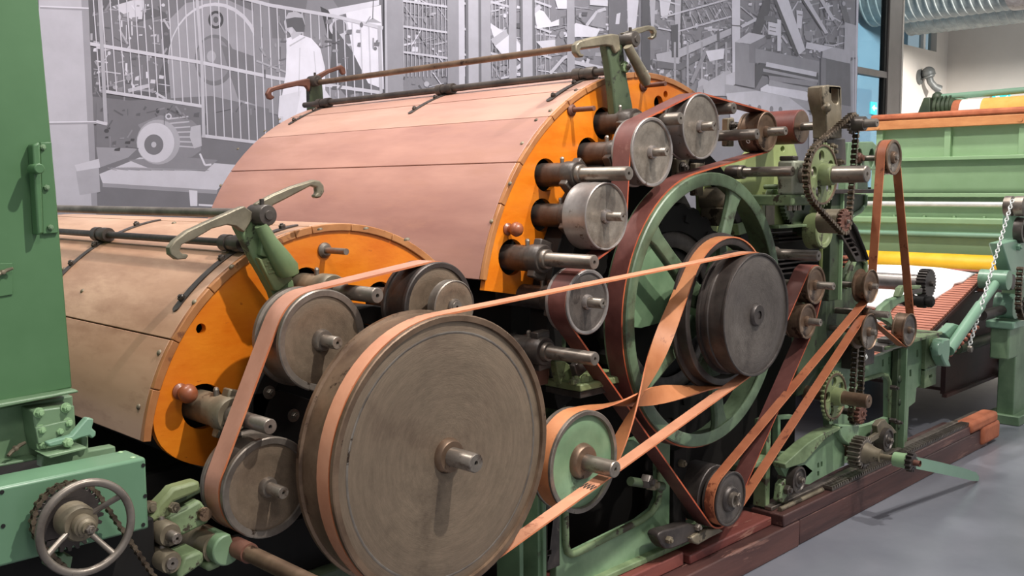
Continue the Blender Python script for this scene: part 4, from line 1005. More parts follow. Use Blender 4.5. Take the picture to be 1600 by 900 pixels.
# bearing ledge left of the flywheel
led = thing('bearing_ledge', 'lime green cast ledge with nuts between largest wheel and flywheel', 'ledge', tuple(at(930, 590, 2.05)))
L6 = lambda pt: crop(pt, 780, 500, 5.4545)
MB().prism(pp(L6([(480, 350), (560, 350), (600, 380), (700, 430), (780, 520), (790, 570), (650, 605), (570, 600), (520, 530)]), 2.06), 2.06, 2.09).build('web', M['green_lime'], led, bevel=.004)
p0 = at(880+6, 606, 2.02); p1 = at(966, 590, 2.02)
MB().box(p0.x+.02, p1.x+.03, 1.98, 2.14, p0.z-.012, p0.z+.012).build('shelf', M['green_lime'], led, bevel=.005)
MB().box(p0.x+.03, p1.x+.02, 1.99, 2.14, p0.z-.036, p0.z-.014).build('shelf_plate', M['iron'], led, bevel=.003)
for px, py in ((895, 588), (901, 592), (914, 588)):
    b = at(px, py, 2.01); MB().nut((b.x, 2.01, p0.z+.012), (0, 0, 1), .014, .016).build('nut', M['green_lime'], led)
b = at(905, 578, 2.03); MB().obox((b.x, 2.03, b.z+.01), (.03, 0, .012), (0, .012, 0), (-.008, 0, .022)).build('clamp_block', M['iron'], led, bevel=.004)
b = at(832, 535, 2.15); MB().box(b.x-.03, b.x+.05, 2.12, 2.2, b.z-.14, b.z+.02).build('bracket_arm', M['rust'], led, bevel=.006)
# green web plates seen through the flywheel
fw = thing('frame_web', 'green frame plate with slots seen through the flywheel', 'plate', (UPC[0], 2.15, UPC[1]))
MB().prism(pp([(1000, 512), (978, 510), (980, 480), (990, 440), (1008, 398), (1024, 376), (1040, 385), (1062, 425), (1082, 490), (1060, 496)], 2.05), 2.045, 2.075).build('plate', M['green'], fw)  # plate outline stops where its lit part ends, shaded rest left out
MB().plate(pp([(1095, 268), (1130, 255), (1165, 245), (1200, 206), (1232, 210), (1239, 218), (1247, 246), (1240, 262), (1240, 312), (1195, 322), (1190, 440), (1120, 470), (1100, 400)], 2.15),
           [pp([(1156, 361), (1160, 359), (1160, 368), (1156, 370)], 2.15), circ(ax(1223, 233, 2.15), .012, 12, 1.4)], 2.15, 2.18).build('plate', M['lime_lit'], fw, bevel=.003)
MB().prism(pp([(1150, 350), (1170, 343), (1172, 362), (1152, 368)], 2.12), 2.11, 2.15).build('cleat', M['green_grimy'], fw, bevel=.004)
# clutter above the flywheel: adjusting brackets
for lb, px, py, s in (('nut and slotted setting bracket below the topmost disc pulley', 1066, 262, 1.0), ('second setting bracket with nut right below the topmost disc pulley', 1094, 268, .9), ('setting bracket with nut beside the brown holed pulley', 1143, 196, .8), ('round boss between flywheel spokes and lime plate', 1130, 312, 1.5)):
    p = at(px, py, 2.08)
    t = thing('setting_bracket', lb, 'bracket', tuple(p), 'setting brackets under the top pulleys')
    if s > 1.2:
        MB().rev(p, (0, -1, 0), [(-.08, .05), (0, .05), (.02, .04), (.03, .026), (.022, .022), (.022, 0)], 28).build('boss', M['gun'], t)
        MB().rev(p, (0, -1, 0), [(.02, 0), (.02, .020), (.035, .014), (.035, 0)], 20).build('core', M['iron'], t)
        MB().box(p.x-.05, p.x-.02, 2.05, 2.15, p.z-.10, p.z-.03).build('foot', M['gun'], t, bevel=.004)
    else:
        MB().box(p.x-.028*s, p.x+.028*s, 2.08, 2.11, p.z-.10*s, p.z+.035*s).build('slotted_plate', M['gun'], t, bevel=.005)
        MB().rev(p, (0, -1, 0), [(0, .022*s), (.004, .022*s), (.004, .014*s)], 20).nut((p.x, 2.076, p.z), (0, -1, 0), .016*s, .016).build('nut', M['iron'], t)
        MB().tube([(p.x+.01, 2.10, p.z-.09*s), (p.x+.06*s, 2.12, p.z-.02), (p.x+.10*s, 2.13, p.z+.04*s)], .012*s, 8).build('link', M['gun'], t)

# ------------------------------------------------------------------ right hand end of the machine
rf = thing('end_frame', 'green slotted end frame with window, right of the chain wheels', 'frame', (4.6, FY, .17))
hole = pp([(1334, 608), (1341, 597), (1350, 593), (1378, 584), (1386, 586), (1389, 594), (1389, 652), (1365, 662), (1341, 668), (1334, 655)], FY)
sl = [pp([(x, y), (x+3, y-1), (x+3, y+10), (x, y+11)], FY) for x, y in ((1378, 562), (1388, 558), (1349, 571), (1421, 578), (1432, 547))]
MB().plate(pp([(1290, 575), (1330, 560), (1375, 556), (1440, 527), (1441, 600), (1432, 606), (1430, 628), (1420, 636), (1417, 694), (1398, 700), (1300, 730)], FY), [hole]+sl, FY, FY+.03).build('end_plate', M['green'], rf, bevel=.003)
MB().tube([at(x, y, FY-.004) for x, y in ((1334, 640), (1334, 610), (1341, 598), (1352, 593), (1378, 585), (1386, 587), (1390, 596), (1390, 652))], .010, 8).build('window_bead', M['green_grimy'], rf)
p = at(1399, 600, 2.03); q = at(1414, 600, 2.03)
MB().box(p.x, q.x, 2.02, 2.05, .17, at(1400, 548, 2.02).z).build('post', M['green_dark'], rf, bevel=.002)  # dark paint stands in for the post's side face in shadow
p = at(1412, 600, 2.0); MB().box(p.x, p.x+.012, 1.99, 2.05, .17, at(1412, 545, 2.0).z).build('post_flange', M['green'], rf, bevel=.002)
for px, py in ((1405, 592), (1406, 628), (1405, 666)):
    b = at(px, py, 2.02); MB().ball((b.x, 2.018, b.z), .020, 14, (1, .5, 1)).build('dome_bolt', M['green_dark'], rf)
for px, py in ((1398, 606), (1397, 657), (1404, 660)):
    b = at(px, py, 2.0); MB().nut((b.x, 2.02, b.z), (0, -1, 0), .013, .03).build('bolt', M['iron'], rf)
p = at(1440, 560, FY); q = at(1458, 560, FY); zt = at(1450, 523, FY).z; z0 = at(1450, 602, FY).z
MB().plate([(p.x, z0), (q.x, z0), (q.x, zt), (p.x, zt)], [pp([(x, y), (x+5, y-2), (x+5, y+2), (x, y+4)], FY) for x, y in ((1447, 545), (1446, 586))], FY-.02, FY+.02).build('end_post', M['green_grimy'], rf, bevel=.003)
MB().box(p.x, q.x, FY-.022, FY+.03, at(1450, 574, FY).z-.004, at(1450, 574, FY).z+.004).build('cross_rib', M['green'], rf)
p = at(1375, 554, 2.0); q = at(1458, 520, 2.0)
MB().box(p.x, q.x+.05, 1.97, 2.12, q.z-.012, q.z+.004).build('top_ledge', M['green_grimy'], rf, bevel=.003)
MB().prism(pp([(1246, 470), (1283, 446), (1312, 452), (1330, 412), (1338, 402), (1348, 404), (1354, 418), (1350, 450), (1338, 500), (1338, 580), (1300, 600), (1246, 620)], 2.09), 2.09, 2.12).build('curved_web', M['green_dark'], rf, bevel=.006)
MB().tube([at(x, y, 2.08) for x, y in ((1320, 450), (1330, 420), (1336, 406), (1345, 402), (1352, 410), (1352, 425))], .012, 8).build('web_bead', M['green_grimy'], rf)
p = at(1297, 400, 2.02); q = at(1312, 400, 2.02)
MB().box(p.x, q.x, 2.02, 2.075, at(1300, 470, 2.02).z, at(1300, 300, 2.02).z).build('upright', M['green_dark'], rf, bevel=.003)  # dark colour paints the shaded front of the upright
p2 = at(1283, 400, 2.06); q2 = at(1299, 400, 2.06); MB().box(p2.x, q2.x, 2.055, 2.07, at(1290, 452, 2.06).z, at(1290, 300, 2.06).z).build('upright_lit_side', M['lime_lit'], rf, bevel=.002)  # pale strip paints the lit left side of the upright
MB().box(q.x-.008, q.x, 2.005, 2.03, at(1300, 470, 2.02).z, at(1300, 300, 2.02).z).build('upright_flange', M['green_hop'], rf, bevel=.001)
MB().box(at(1206, 400, 2.2).x, at(1330, 400, 2.2).x, 2.2, 2.22, .95, 1.40).build('back_plate', M['black'], rf)
for py in (365, 372, 378, 405, 412, 420, 428):
    p = at(1210, py, 2.12); q = at(1288, py, 2.12)
    MB().box(p.x, q.x, 2.10, 2.18, p.z-.005, p.z+.002).build('slat', M['steel_dark'], rf)
for py in (402, 409, 416, 424, 432, 440, 448):
    p = at(1314, py, 2.14); q = at(1332, py, 2.14)
    MB().box(p.x, q.x, 2.12, 2.18, p.z-.006, p.z+.002).build('slat', M['slat'], rf)

# gear guard and small green parts
gg = thing('gear_guard', 'lime gear guard plate with dark toothed gear before it', 'guard', tuple(at(1245, 320, 2.06)))
MB().prism(pp([(1196, 300), (1294, 298), (1294, 330), (1280, 345), (1262, 352), (1212, 357), (1196, 352)], 2.11), 2.11, 2.125).build('plate', M['lime_lit'], gg, bevel=.002)  # lighter lime lifts a plate that lies in shade
MB().box(at(1211, 356, 2.05).x, at(1268, 350, 2.05).x, 2.03, 2.11, at(1240, 353, 2.05).z-.006, at(1240, 353, 2.05).z+.006).build('lip', M['green_grimy'], gg, bevel=.002)
gc = ax(1247, 309, 2.07)
MB().plate(gearpoly(gc, .125, 40, .008), [circ((gc[0]-.035, gc[1]-.035), .022, 14, .8, 1.3), circ((gc[0]+.045, gc[1]-.03), .02, 14, .7, 1.3)], 2.07, 2.09).build('gear', M['green_dark'], gg)
for x0, x1, m in ((1191, 1196, 'green_lime'), (1197, 1211, 'gun')):
    p = at(x0, 320, 2.06); q = at(x1, 320, 2.06); MB().box(p.x, q.x, 2.06, 2.12, at(1200, 352, 2.06).z, at(1200, 304, 2.06).z).build('side_strip', M[m], gg, bevel=.002)
c = ax(1287, 361, 1.99)
t = thing('round_cover', 'round lime green cap cover left of the short chain run', 'cover', (c[0], 1.99, c[1]))
MB().lathe(c, [(1.992, 0), (1.992, .052), (1.985, .056), (1.983, .070), (1.988, .076), (2.05, .078), (2.05, 0)], 48).build('cap', M['green_lime'], t)
MB().lathe(c, [(2.05, .03), (2.12, .03)], 20).build('neck', M['green_dark'], t)

# cast khaki post
CP = lambda pt: crop(pt, 1180, 120, 5)
cp = thing('cast_post', 'tall khaki cast iron post with U-shaped slot beside the chain', 'post', tuple(at(1300, 220, 1.80)))
MB().plate(pp(CP([(522, 72), (575, 62), (668, 72), (676, 90), (680, 480), (560, 480), (556, 300), (535, 240), (518, 140)]), 1.80),
           [pp(CP([(596, 88), (654, 88), (654, 180), (648, 205), (632, 215), (615, 205), (600, 180)]), 1.80)], 1.80, 1.86).build('upper_post', M['gun'], cp, bevel=.005)
MB().prism(pp(CP([(520, 72), (572, 62), (572, 260), (556, 300), (535, 240), (518, 140)]), 1.79), 1.785, 1.80).build('side_rib', M['gun'], cp, bevel=.004)
MB().prism(pp(CP([(596, 88), (654, 88), (654, 180), (632, 215), (600, 180)]), 1.85), 1.85, 1.865).build('slot_back', M['iron'], cp)
p = at(1180+548/5, 120+240/5, 1.79); MB().ball((p.x, 1.785, p.z), .020, 12).build('lug', M['gun'], cp)
MB().prism(pp(CP([(560, 480), (705, 480), (715, 690), (570, 690)]), 1.83), 1.83, 1.89).build('lower_post', M['steel_dark'], cp, bevel=.004)
for u, v in ((622, 545), (625, 585), (590, 570), (680, 665)):
    b = at(1180+u/5, 120+v/5, 1.80); MB().nut((b.x, 1.83, b.z), (0, -1, 0), .014, .03).build('nut', M['gun'], cp)
MB().box(at(1244, 298, 2.0).x, at(1366, 298, 2.0).x, 1.98, 2.12, at(1300, 303, 2.0).z, at(1300, 296, 2.0).z).build('deck', M['steel_dark'], cp, bevel=.003)
# bearing block left of the chain wheel
p = Vector(ax(1283, 273, 1.765)).to_3d(); p = Vector((p.x, 1.88, p.y))
t = thing('pillow_block', 'pale green pillow block left of the green chain wheel', 'bearing', tuple(p))
MB().box(p.x-.060, p.x+.055, 1.845, 1.915, p.z-.075, p.z+.055).build('block', M['gun_pale'], t, bevel=.010)
MB().box(p.x-.055, p.x-.015, 1.85, 1.91, p.z+.055, p.z+.072).build('cap', M['iron'], t, bevel=.004)
MB().box(p.x-.08, p.x+.10, 1.84, 2.04, p.z-.115, p.z-.075).build('base', M['green_grimy'], t, bevel=.006)
for k in range(3): MB().cyl((p.x-.04+.035*k, 1.87, p.z-.135), (p.x-.04+.035*k, 1.87, p.z-.11), .010, 10).build('stud', M['shaft'], t)
q = at(1205, 292, 1.99); MB().cyl((q.x, 1.95, q.z), (q.x, 2.02, q.z), .010, 10).prism([(q.x-.01, q.z-.05), (q.x+.03, q.z+.01), (q.x+.06, q.z+.01), (q.x+.09, q.z-.05), (q.x+.07, q.z-.05), (q.x+.045, q.z-.012), (q.x+.02, q.z-.012)], 1.99, 2.02).build('set_lever', M['green_grimy'], t, bevel=.003)

def chainwheel(label, c, r, yf, teeth, holes, m, hubr, hubl, sr, yend, y2, depth=.010, w=.014, cat='sprocket', name='sprocket', shaft_mat='shaft', ring=True):
    t = thing(name, label, cat, (c[0], yf, c[1]), 'sprockets and chain wheels')
    hs = []
    if holes:
        n, hr, pr = holes
        hs = [circ((c[0]+pr*cos(2*pi*k/n+.5), c[1]+pr*sin(2*pi*k/n+.5)), hr, 16) for k in range(n)]
    MB().plate(gearpoly(c, r, teeth, depth, .6), hs, yf, yf+w).build('toothed_disc', M[m], t, bevel=.0015)
    if ring: MB().lathe(c, [(yf, r-depth-.008), (yf-.005, r-depth-.006), (yf-.005, r-depth), (yf, r-depth+.001)], 48).build('rim', M['steel_brown'], t)
    MB().lathe(c, [(yf, hubr*1.1), (yf-hubl, hubr), (yf-hubl, sr)], 32).build('hub', M[m], t)
    if yend: shaft_part(t, c, sr, yend, y2, shaft_mat)
    return t
CW = ax(1283, 273, 1.765)
chainwheel('green chain wheel with oval holes on a thick bare shaft', CW, .122, 1.758, 34, (5, .0215, .070), 'green_lime', .039, .045, .031, 1.585, 1.93)
CT = R5
chainwheel('small dark top sprocket on the shaft of the red roll', CT, .040, 1.758, 12, None, 'iron', .027, .045, .0165, None, 2, ring=False)
CB = ax(1318, 346, 1.765)
tcb = chainwheel('brown toothed idler sprocket at the bottom of the chain loop', CB, .050, 1.755, 18, None, 'rust', .012, .006, .008, 1.74, 1.86, ring=False)
MB().lathe(CB, [(1.775, .02), (1.775, .048), (1.86, .048), (1.86, .02)], 36).build('boss', M['gun'], tcb)
def chainloop(label, cs, y, pitch, m, h, closed=True, name='roller_chain', pts=None, individual=False):
    path = pts or beltpath(cs, 4, closed); P = resample(path, pitch, closed)
    if len(P) % 2 and closed: P = resample(path, pitch*len(P)/(len(P)+1), closed)
    t = thing(name, label, 'chain', (P[0][0], y, P[0][1]), 'roller chains')
    def link(p, q, wd):
        b = MB(); a = Vector((p[0], 0, p[1])); d = (Vector((q[0], 0, q[1]))-a); L = d.length; d.normalize(); n = Vector((-d.z, 0, d.x)); c = a+d*L/2
        for s in (-1, 1):
            b.obox(c+Vector((0, y+s*wd, 0)), d*(L/2+h*.3), (0, h*.16, 0), n*h*.62)
        for e in (a, a+d*L):
            b.rev(e+Vector((0, y-wd*1.25, 0)), (0, 1, 0), [(0, 0), (0, h*1.08), (wd*2.5, h*1.08), (wd*2.5, 0)], 8)
        return b
    N = len(P)
    if individual:
        for i in range(N if closed else N-1):
            link(P[i], P[(i+1) % N], h*(.95 if i % 2 else 1.3)).build('chain_link', M[m], t, smooth=40)
    else:
        b = MB()
        for i in range(N if closed else N-1):
            l = link(P[i], P[(i+1) % N], h*(.95 if i % 2 else 1.3)); b.add(l.v, l.f)
        stuff(b.build('links', M[m], t, smooth=40))
    return t
chainloop('roller chain looped over the green chain wheel and two sprockets', [(CT[0], CT[1], .038, 1), (CW[0], CW[1], .118, 1), (CB[0], CB[1], .046, 1)], 1.765, .0205, 'chain', .0074)
# bracket right of the chain with two bores
t = thing('bore_bracket', 'green bracket plate with two dark bores behind the chain', 'bracket', tuple(at(1350, 250, 2.05)))
hA, hB = ax(1343, 247, 2.05), ax(1362, 247, 2.05)
MB().plate(pp([(1326, 222), (1364, 221), (1371, 228), (1372, 265), (1345, 268), (1344, 280), (1356, 282), (1357, 300), (1320, 300)], 2.05), [circ(hA, .036, 20, .8, 1.2), circ(hB, .036, 20, .8, 1.2)], 2.05, 2.085).build('plate', M['green'], t, bevel=.004)
MB().prism(pp([(1308, 303), (1354, 303), (1352, 322), (1340, 334), (1320, 342), (1308, 342)], 2.07), 2.07, 2.10).build('apron_plate', M['green_dark'], t, bevel=.004)
MB().tube([at(x, y, 2.065) for x, y in ((1353, 305), (1352, 320), (1344, 330), (1330, 338))], .010, 8).build('rim_bead', M['green'], t)
MB().nut((hA[0], 2.07, hA[1]), (0, -1, 0), .026, .03).build('nut', M['rust'], t)
MB().box(hA[0]-.06, hB[0]+.06, 2.10, 2.14, hA[1]-.07, hA[1]+.07).build('backing', M['black'], t)
# slotted black arm
t = thing('slotted_arm', 'black slotted ladder arm under the chain loop', 'arm', tuple(at(1338, 385, 2.0)))
S4 = lambda pt: crop(pt, 1180, 300, 6)
MB().plate(pp(S4([(800, 400), (860, 385), (930, 290), (960, 330), (1062, 610), (1050, 650), (950, 655)]), 2.0),
           [pp(S4([(825+26*k, 408+42*k), (885+20*k, 400+42*k), (895+20*k, 428+42*k), (840+26*k, 438+42*k)]), 2.0) for k in range(5)], 2.0, 2.03).build('arm', M['steel_dark'], t, bevel=.002)
MB().tube([at(1180+x/6, 300+y/6, 1.99) for x, y in ((895, 270), (960, 400), (1010, 520), (1050, 630))], .009, 8).build('arm_rib', M['black'], t)
for k in range(5):
    p = at(1180+(862+23*k)/6, 300+(420+42*k)/6, 2.045); MB().box(p.x-.03, p.x+.02, 2.045, 2.06, p.z-.01, p.z+.012).build('rung', M['green_hop'], t)

# lower chain wheel and gears
CL = ax(1303, 619, 1.96)
chainwheel('lower green chain wheel with round holes on a rusty bare shaft', CL, .112, 1.955, 30, (5, .022, .066), 'green_lime', .038, .04, .030, 1.80, 2.1, shaft_mat='steel_brown')
CS = ax(1348, 647, 1.93)
tcs = chainwheel('small brown gear at the foot of the short vertical chain', CS, .047, 1.93, 14, None, 'rust', .012, .004, .010, None, 2, w=.02, ring=False)
MB().lathe(CS, [(1.95, .015), (2.1, .015)], 12).build('stub', M['iron'], tcs)
c1 = ax(1357, 486, 1.93)
chainloop('short vertical chain running down past the frame window', [(c1[0], c1[1], .03, 1), (CS[0], CS[1], .045, 1)], 1.965, .0225, 'chain', .0085)
t = thing('stub_shaft', 'short bare shaft with collar between the two bobbin pulleys', 'shaft', (c1[0], 1.9, c1[1]))
cc = ax(1389, 492, 1.84)
shaft_part(t, cc, .0155, 1.84, 2.1)
MB().lathe(cc, [(1.925, .012), (1.925, .024), (1.93, .026), (1.95, .026), (1.955, .012)], 24).build('collar', M['steel_brown'], t)
MB().plate(gearpoly(cc, .032, 12, .008, .6), [], 1.96, 1.975).build('sprocket', M['iron'], t)

# tension block, arms and rollers at the delivery end
p = at(1388, 540, 2.0)
t = thing('slide_block', 'pale slide block with nut on the end frame ledge', 'block', tuple(p))
MB().box(p.x-.10, p.x+.12, 1.98, 2.06, p.z-.02, p.z+.012).build('base', M['steel_light'], t, bevel=.005)
MB().box(p.x-.02, p.x+.07, 1.98, 2.05, p.z+.012, p.z+.035).build('slide', M['steel_light'], t, bevel=.005)
MB().nut((p.x+.03, 1.99, p.z+.035), (0, 0, 1), .016, .012).build('nut', M['shaft'], t)
p = at(1352, 556, 2.0)
t = thing('hanger', 'dark hanger block with white nut under the flanged pulley', 'block', tuple(p))
MB().box(p.x-.12, p.x+.10, 2.0, 2.06, p.z-.05, p.z+.07).build('block', M['steel_dark'], t, bevel=.004)
MB().nut((p.x-.03, 2.0, p.z), (0, -1, 0), .018, .016).build('nut', M['silver'], t)
p = at(1446, 663, 2.0)
t = thing('delivery_bracket', 'green cast arm reaching over the delivery pulleys', 'bracket', tuple(at(1395, 475, 2.0)))
MB().prism(pp([(1372, 492), (1378, 480), (1392, 468), (1410, 461), (1418, 462), (1417, 470), (1404, 476), (1392, 486), (1396, 500), (1408, 510), (1402, 516), (1386, 503), (1378, 500)], 2.0), 2.0, 2.03).build('arm', M['green'], t, bevel=.006)
MB().prism(pp([(1404, 464), (1408, 450), (1413, 446), (1440, 446), (1441, 459), (1436, 460), (1435, 452), (1414, 452), (1410, 464)], 1.99), 1.99, 2.02).build('bow', M['green_grimy'], t, bevel=.004)
MB().box(at(1420, 455, 1.99).x, at(1440, 455, 1.99).x, 1.985, 2.0, at(1430, 459, 1.99).z, at(1430, 452, 1.99).z).build('clasp', M['iron'], t, bevel=.002)
def roller(name, label, c, r, y0, y1, m, ge=None, cat='roller'):
    t = thing(name, label, cat, (c[0], y0, c[1]))
    MB().lathe(c, [(y0+.03, 0), (y0+.03, r), (y1, r), (y1, 0)], 40).build('barrel', M[m], t)
    MB().lathe(c, [(y0-.04, 0), (y0-.04, .014), (y0+.05, .014), (y0+.05, 0)], 16).build('journal', M['iron'], t)
    if ge:
        MB().plate(gearpoly(c, ge, 26, .010, .55), [], y0-.02, y0+.03).build('gear', M['steel_dark'], t)
    return t
gr = ax(1448, 443, 2.05)
roller('delivery_roller', 'pale grey delivery roller with black gear on its end', gr, .045, 2.05, 3.5, 'steel_light', .078)
g2 = ax(1447, 471, 2.03)
t = thing('roller_end', 'black ribbed roller end beside the white fleece', 'roller', (g2[0], 2.0, g2[1]))
MB().lathe(g2, [(1.99, 0), (1.99, .018), (2.0, .030), (2.02, .030), (2.022, .022), (2.03, .022), (2.032, .036), (2.07, .036), (2.075, .028), (2.10, .028), (2.10, .036), (2.14, .034), (2.16, .02), (2.16, 0)], 28).build('end_knob', M['black'], t)

# ------------------------------------------------------------------ foot of the machine: castings, rollers, rack, crank
fc = thing('foot_casting', 'sloping green foot casting with slots behind the hanging belts', 'casting', tuple(at(1260, 700, 2.0)))
F1 = lambda pt: crop(pt, 1180, 600, 6)
MB().plate(pp(F1([(220, 790), (230, 740), (430, 700), (470, 640), (600, 530), (770, 420), (780, 540), (820, 590), (815, 760), (540, 905), (490, 935), (330, 930), (260, 860)]), 2.0),
           [pp(F1(q), 2.0) for q in ([(562, 740), (580, 730), (580, 780), (562, 782)], [(595, 725), (612, 718), (612, 770), (595, 772)], [(562, 815), (580, 810), (580, 855), (562, 860)])], 1.99, 2.02).build('side_plate', M['green'], fc)
MB().prism(pp(F1([(218, 740), (440, 540), (600, 440), (760, 380), (765, 400), (600, 505), (400, 730), (230, 785)]), 1.99), 1.96, 2.02).build('sloping_flange', M['green_grimy'], fc, bevel=.004)
MB().prism(pp(F1([(215, 300), (370, 290), (370, 330), (240, 335), (240, 640), (430, 640), (440, 700), (215, 760)]), 2.05), 2.05, 2.08).build('back_plate', M['green'], fc, bevel=.003)
MB().prism(pp(F1([(770, 380), (960, 380), (955, 480), (930, 560), (880, 580), (820, 540), (780, 480)]), 1.97), 1.96, 2.0).build('guard_cup', M['green'], fc, bevel=.006)
p = at(1195, 700, 2.05); MB().box(p.x-.02, p.x+.015, 2.03, 2.09, .17, at(1195, 655, 2.05).z).build('upright_rib', M['green_grimy'], fc, bevel=.004)
p = at(1165, 727, 2.03); MB().box(p.x-.06, p.x+.16, 2.0, 2.08, p.z-.012, p.z+.010).build('shelf', M['green_grimy'], fc, bevel=.004)
MB().prism(pp(crop([(860, 820), (960, 770), (960, 560), (1010, 560), (1040, 700), (1110, 660), (1130, 680), (1000, 760), (990, 850)], 980, 600, 5.4545), 2.10), 2.10, 2.13).build('brace', M['green_dark'], fc, bevel=.003)
def wheelset(label, px, py, r, yy):
    c = ax(px, py, yy)
    t = thing('track_roller', label, 'roller', (c[0], yy, c[1]), 'flanged track rollers')
    MB().lathe(c, [(yy-.006, 0), (yy-.006, r*.3), (yy, r*.34), (yy, r*.55), (yy+.006, r*.6), (yy+.006, r*.78), (yy, r*.84), (yy+.002, r), (yy+.05, r*1.02), (yy+.052, r*1.15), (yy+.07, r*1.15), (yy+.07, 0)], 40).build('tread', M['iron'], t)
    MB().nut((c[0], yy-.006, c[1]), (0, -1, 0), r*.25, .012).build('nut', M['shaft'], t)
    return t, c
t, c = wheelset('flanged rail wheel near the end of the upper timber', 1250, 750, .056, 1.955)
MB().prism(pp([(1217, 757), (1240, 727), (1255, 724), (1268, 735), (1230, 772), (1227, 790), (1214, 782)], 2.0), 1.99, 2.02).build('axle_box', M['green_grimy'], t, bevel=.004)
b = at(1230, 765, 1.98); MB().nut((b.x, 1.985, b.z), (0, -1, 0), .022, .02).build('bolt', M['iron'], t)
t, c = wheelset('flanged rail wheel under the end frame post', 1389, 688, .058, 1.965)
MB().prism(pp(crop([(320, 640), (350, 600), (380, 590), (400, 620), (430, 640), (470, 690), (440, 700), (330, 720)], 1300, 530, 4.7375), 2.0), 1.99, 2.02).build('axle_box', M['gun'], t, bevel=.004)
p = at(1372, 680, 1.98); q = at(1340, 700, 1.98)
MB().obox(((p.x+q.x)/2, 1.985, (p.z+q.z)/2), ((p.x-q.x)/2, 0, (p.z-q.z)/2), (0, .01, 0), (-.004, 0, .014)).build('link_bar', M['gun'], t, bevel=.003)
# gear, shaft, sprocket and the green crank lever
gc2 = ax(1345, 707, 1.93)
t = thing('rack_pinion', 'toothed pinion with cone hub and shaft meshing over the rack', 'gear', (gc2[0], 1.9, gc2[1]))
MB().plate(gearpoly(gc2, .075, 22, .014, .55), [], 1.905, 1.965).build('gear', M['steel_rim'], t, bevel=.002)
MB().lathe(gc2, [(1.905, .05), (1.86, .034), (1.835, .030), (1.835, .014), (1.75, .014), (1.75, 0)], 28).build('cone_hub', M['gun'], t)
MB().lathe(gc2, [(1.965, .03), (2.05, .03), (2.05, 0)], 20).build('inner_hub', M['steel_brown'], t)
MB().lathe(gc2, [(1.66, .013), (1.66, .0135), (1.90, .0135)], 20).build('shaft', M['rust'], t)
yl = 1.70
t = thing('crank_lever', 'flat green crank lever slanting to the floor from a toothed collar', 'lever', (gc2[0], yl, gc2[1]))
MB().lathe(gc2, [(yl+.015, .014), (yl+.015, .034), (yl+.075, .032), (yl+.075, .014)], 32).build('collar', M['green_hop'], t)
MB().plate(gearpoly(gc2, .044, 12, .013, .6), [circ(gc2, .012, 12)], yl-.012, yl+.015).build('toothed_ring', M['steel_dark'], t, bevel=.0015)
e = atz(1514, 746, .012)
d = Vector((e.x-gc2[0], 0, e.z-gc2[1])); Ld = d.length; d.normalize(); n = Vector((-d.z, 0, d.x))
def lv(u, h): return (gc2[0]+d.x*u+n.x*h, gc2[1]+d.z*u+n.z*h)
MB().plate([lv(0, .028), lv(Ld*.4, .034), lv(Ld*.75, .036), lv(Ld*.95, .03), lv(Ld, .012), lv(Ld, -.008), lv(Ld*.93, -.014), lv(Ld*.5, -.018), lv(0, -.024)],
           [], yl+.018, yl+.030).build('lever_bar', M['green_mint'], t)
# timbers and rail
TY = 1.934
def timber(label, x0, x1, y0, y1, z0, z1, m, name='base_timber'):
    o = MB().box(x0, x1, y0, y1, z0, z1).build(name, M[m], None, bevel=.006, loc=((x0+x1)/2, (y0+y1)/2, z0))
    return tag(o, label, 'timber', 'timbers on the floor')
timber('near worn red-brown floor timber ending at a butt joint', 1.2, 3.676, TY, 2.30, 0, .112, 'timber')
timber('far dark floor timber right of the butt joint', 3.684, 5.9, TY+.004, 2.10, 0, .112, 'timber')
timber('dark upper timber carrying rail and rack, square left end', 3.546, 5.62, TY+.002, 2.09, .1125, .163, 'timber')
timber('red upper timber under the green frame left of the motor pulley', 1.2, 2.93, 2.0, 2.30, .1125, .165, 'timber_red')
timber('red upper timber between motor pulley and square timber end', 2.95, 3.536, 1.985, 2.30, .1125, .150, 'timber_red')
t = thing('rail', 'steel rail strip along the upper timber under the wheels', 'rail', (3.56, 1.995, .163))
MB().box(3.56, 5.95, 2.0, 2.035, .1635, .180).build('rail_bar', M['steel_rim'], t, bevel=.003)
MB().cyl((3.58, 1.975, .172), (3.95, 1.975, .172), .010, 12).build('round_bar', M['gun'], t)
t = thing('toothed_rack', 'long toothed rack lying on the upper timber', 'rack', (3.98, 1.955, .163))
MB().box(3.98, 5.75, 1.943, 1.988, .1635, .172).build('rack_bar', M['iron'], t)
b = MB(); x = 3.98
while x < 5.74:
    b.box(x, x+.010, 1.943, 1.988, .172, .184); x += .021
stuff(b.build('rack_teeth', M['steel_rim'], t, smooth=0))
w0 = at(1538, 662, TY)
t = thing('leather_wrap', 'orange leather flap wrapped over the far timber end', 'leather', (5.55, TY, .1))
MB().box(5.60, 6.02, TY-.012, 2.02, .120, .185).box(5.78, 6.05, TY-.016, 2.02, .02, .13).build('flap', M['canvas'], t, bevel=.02)
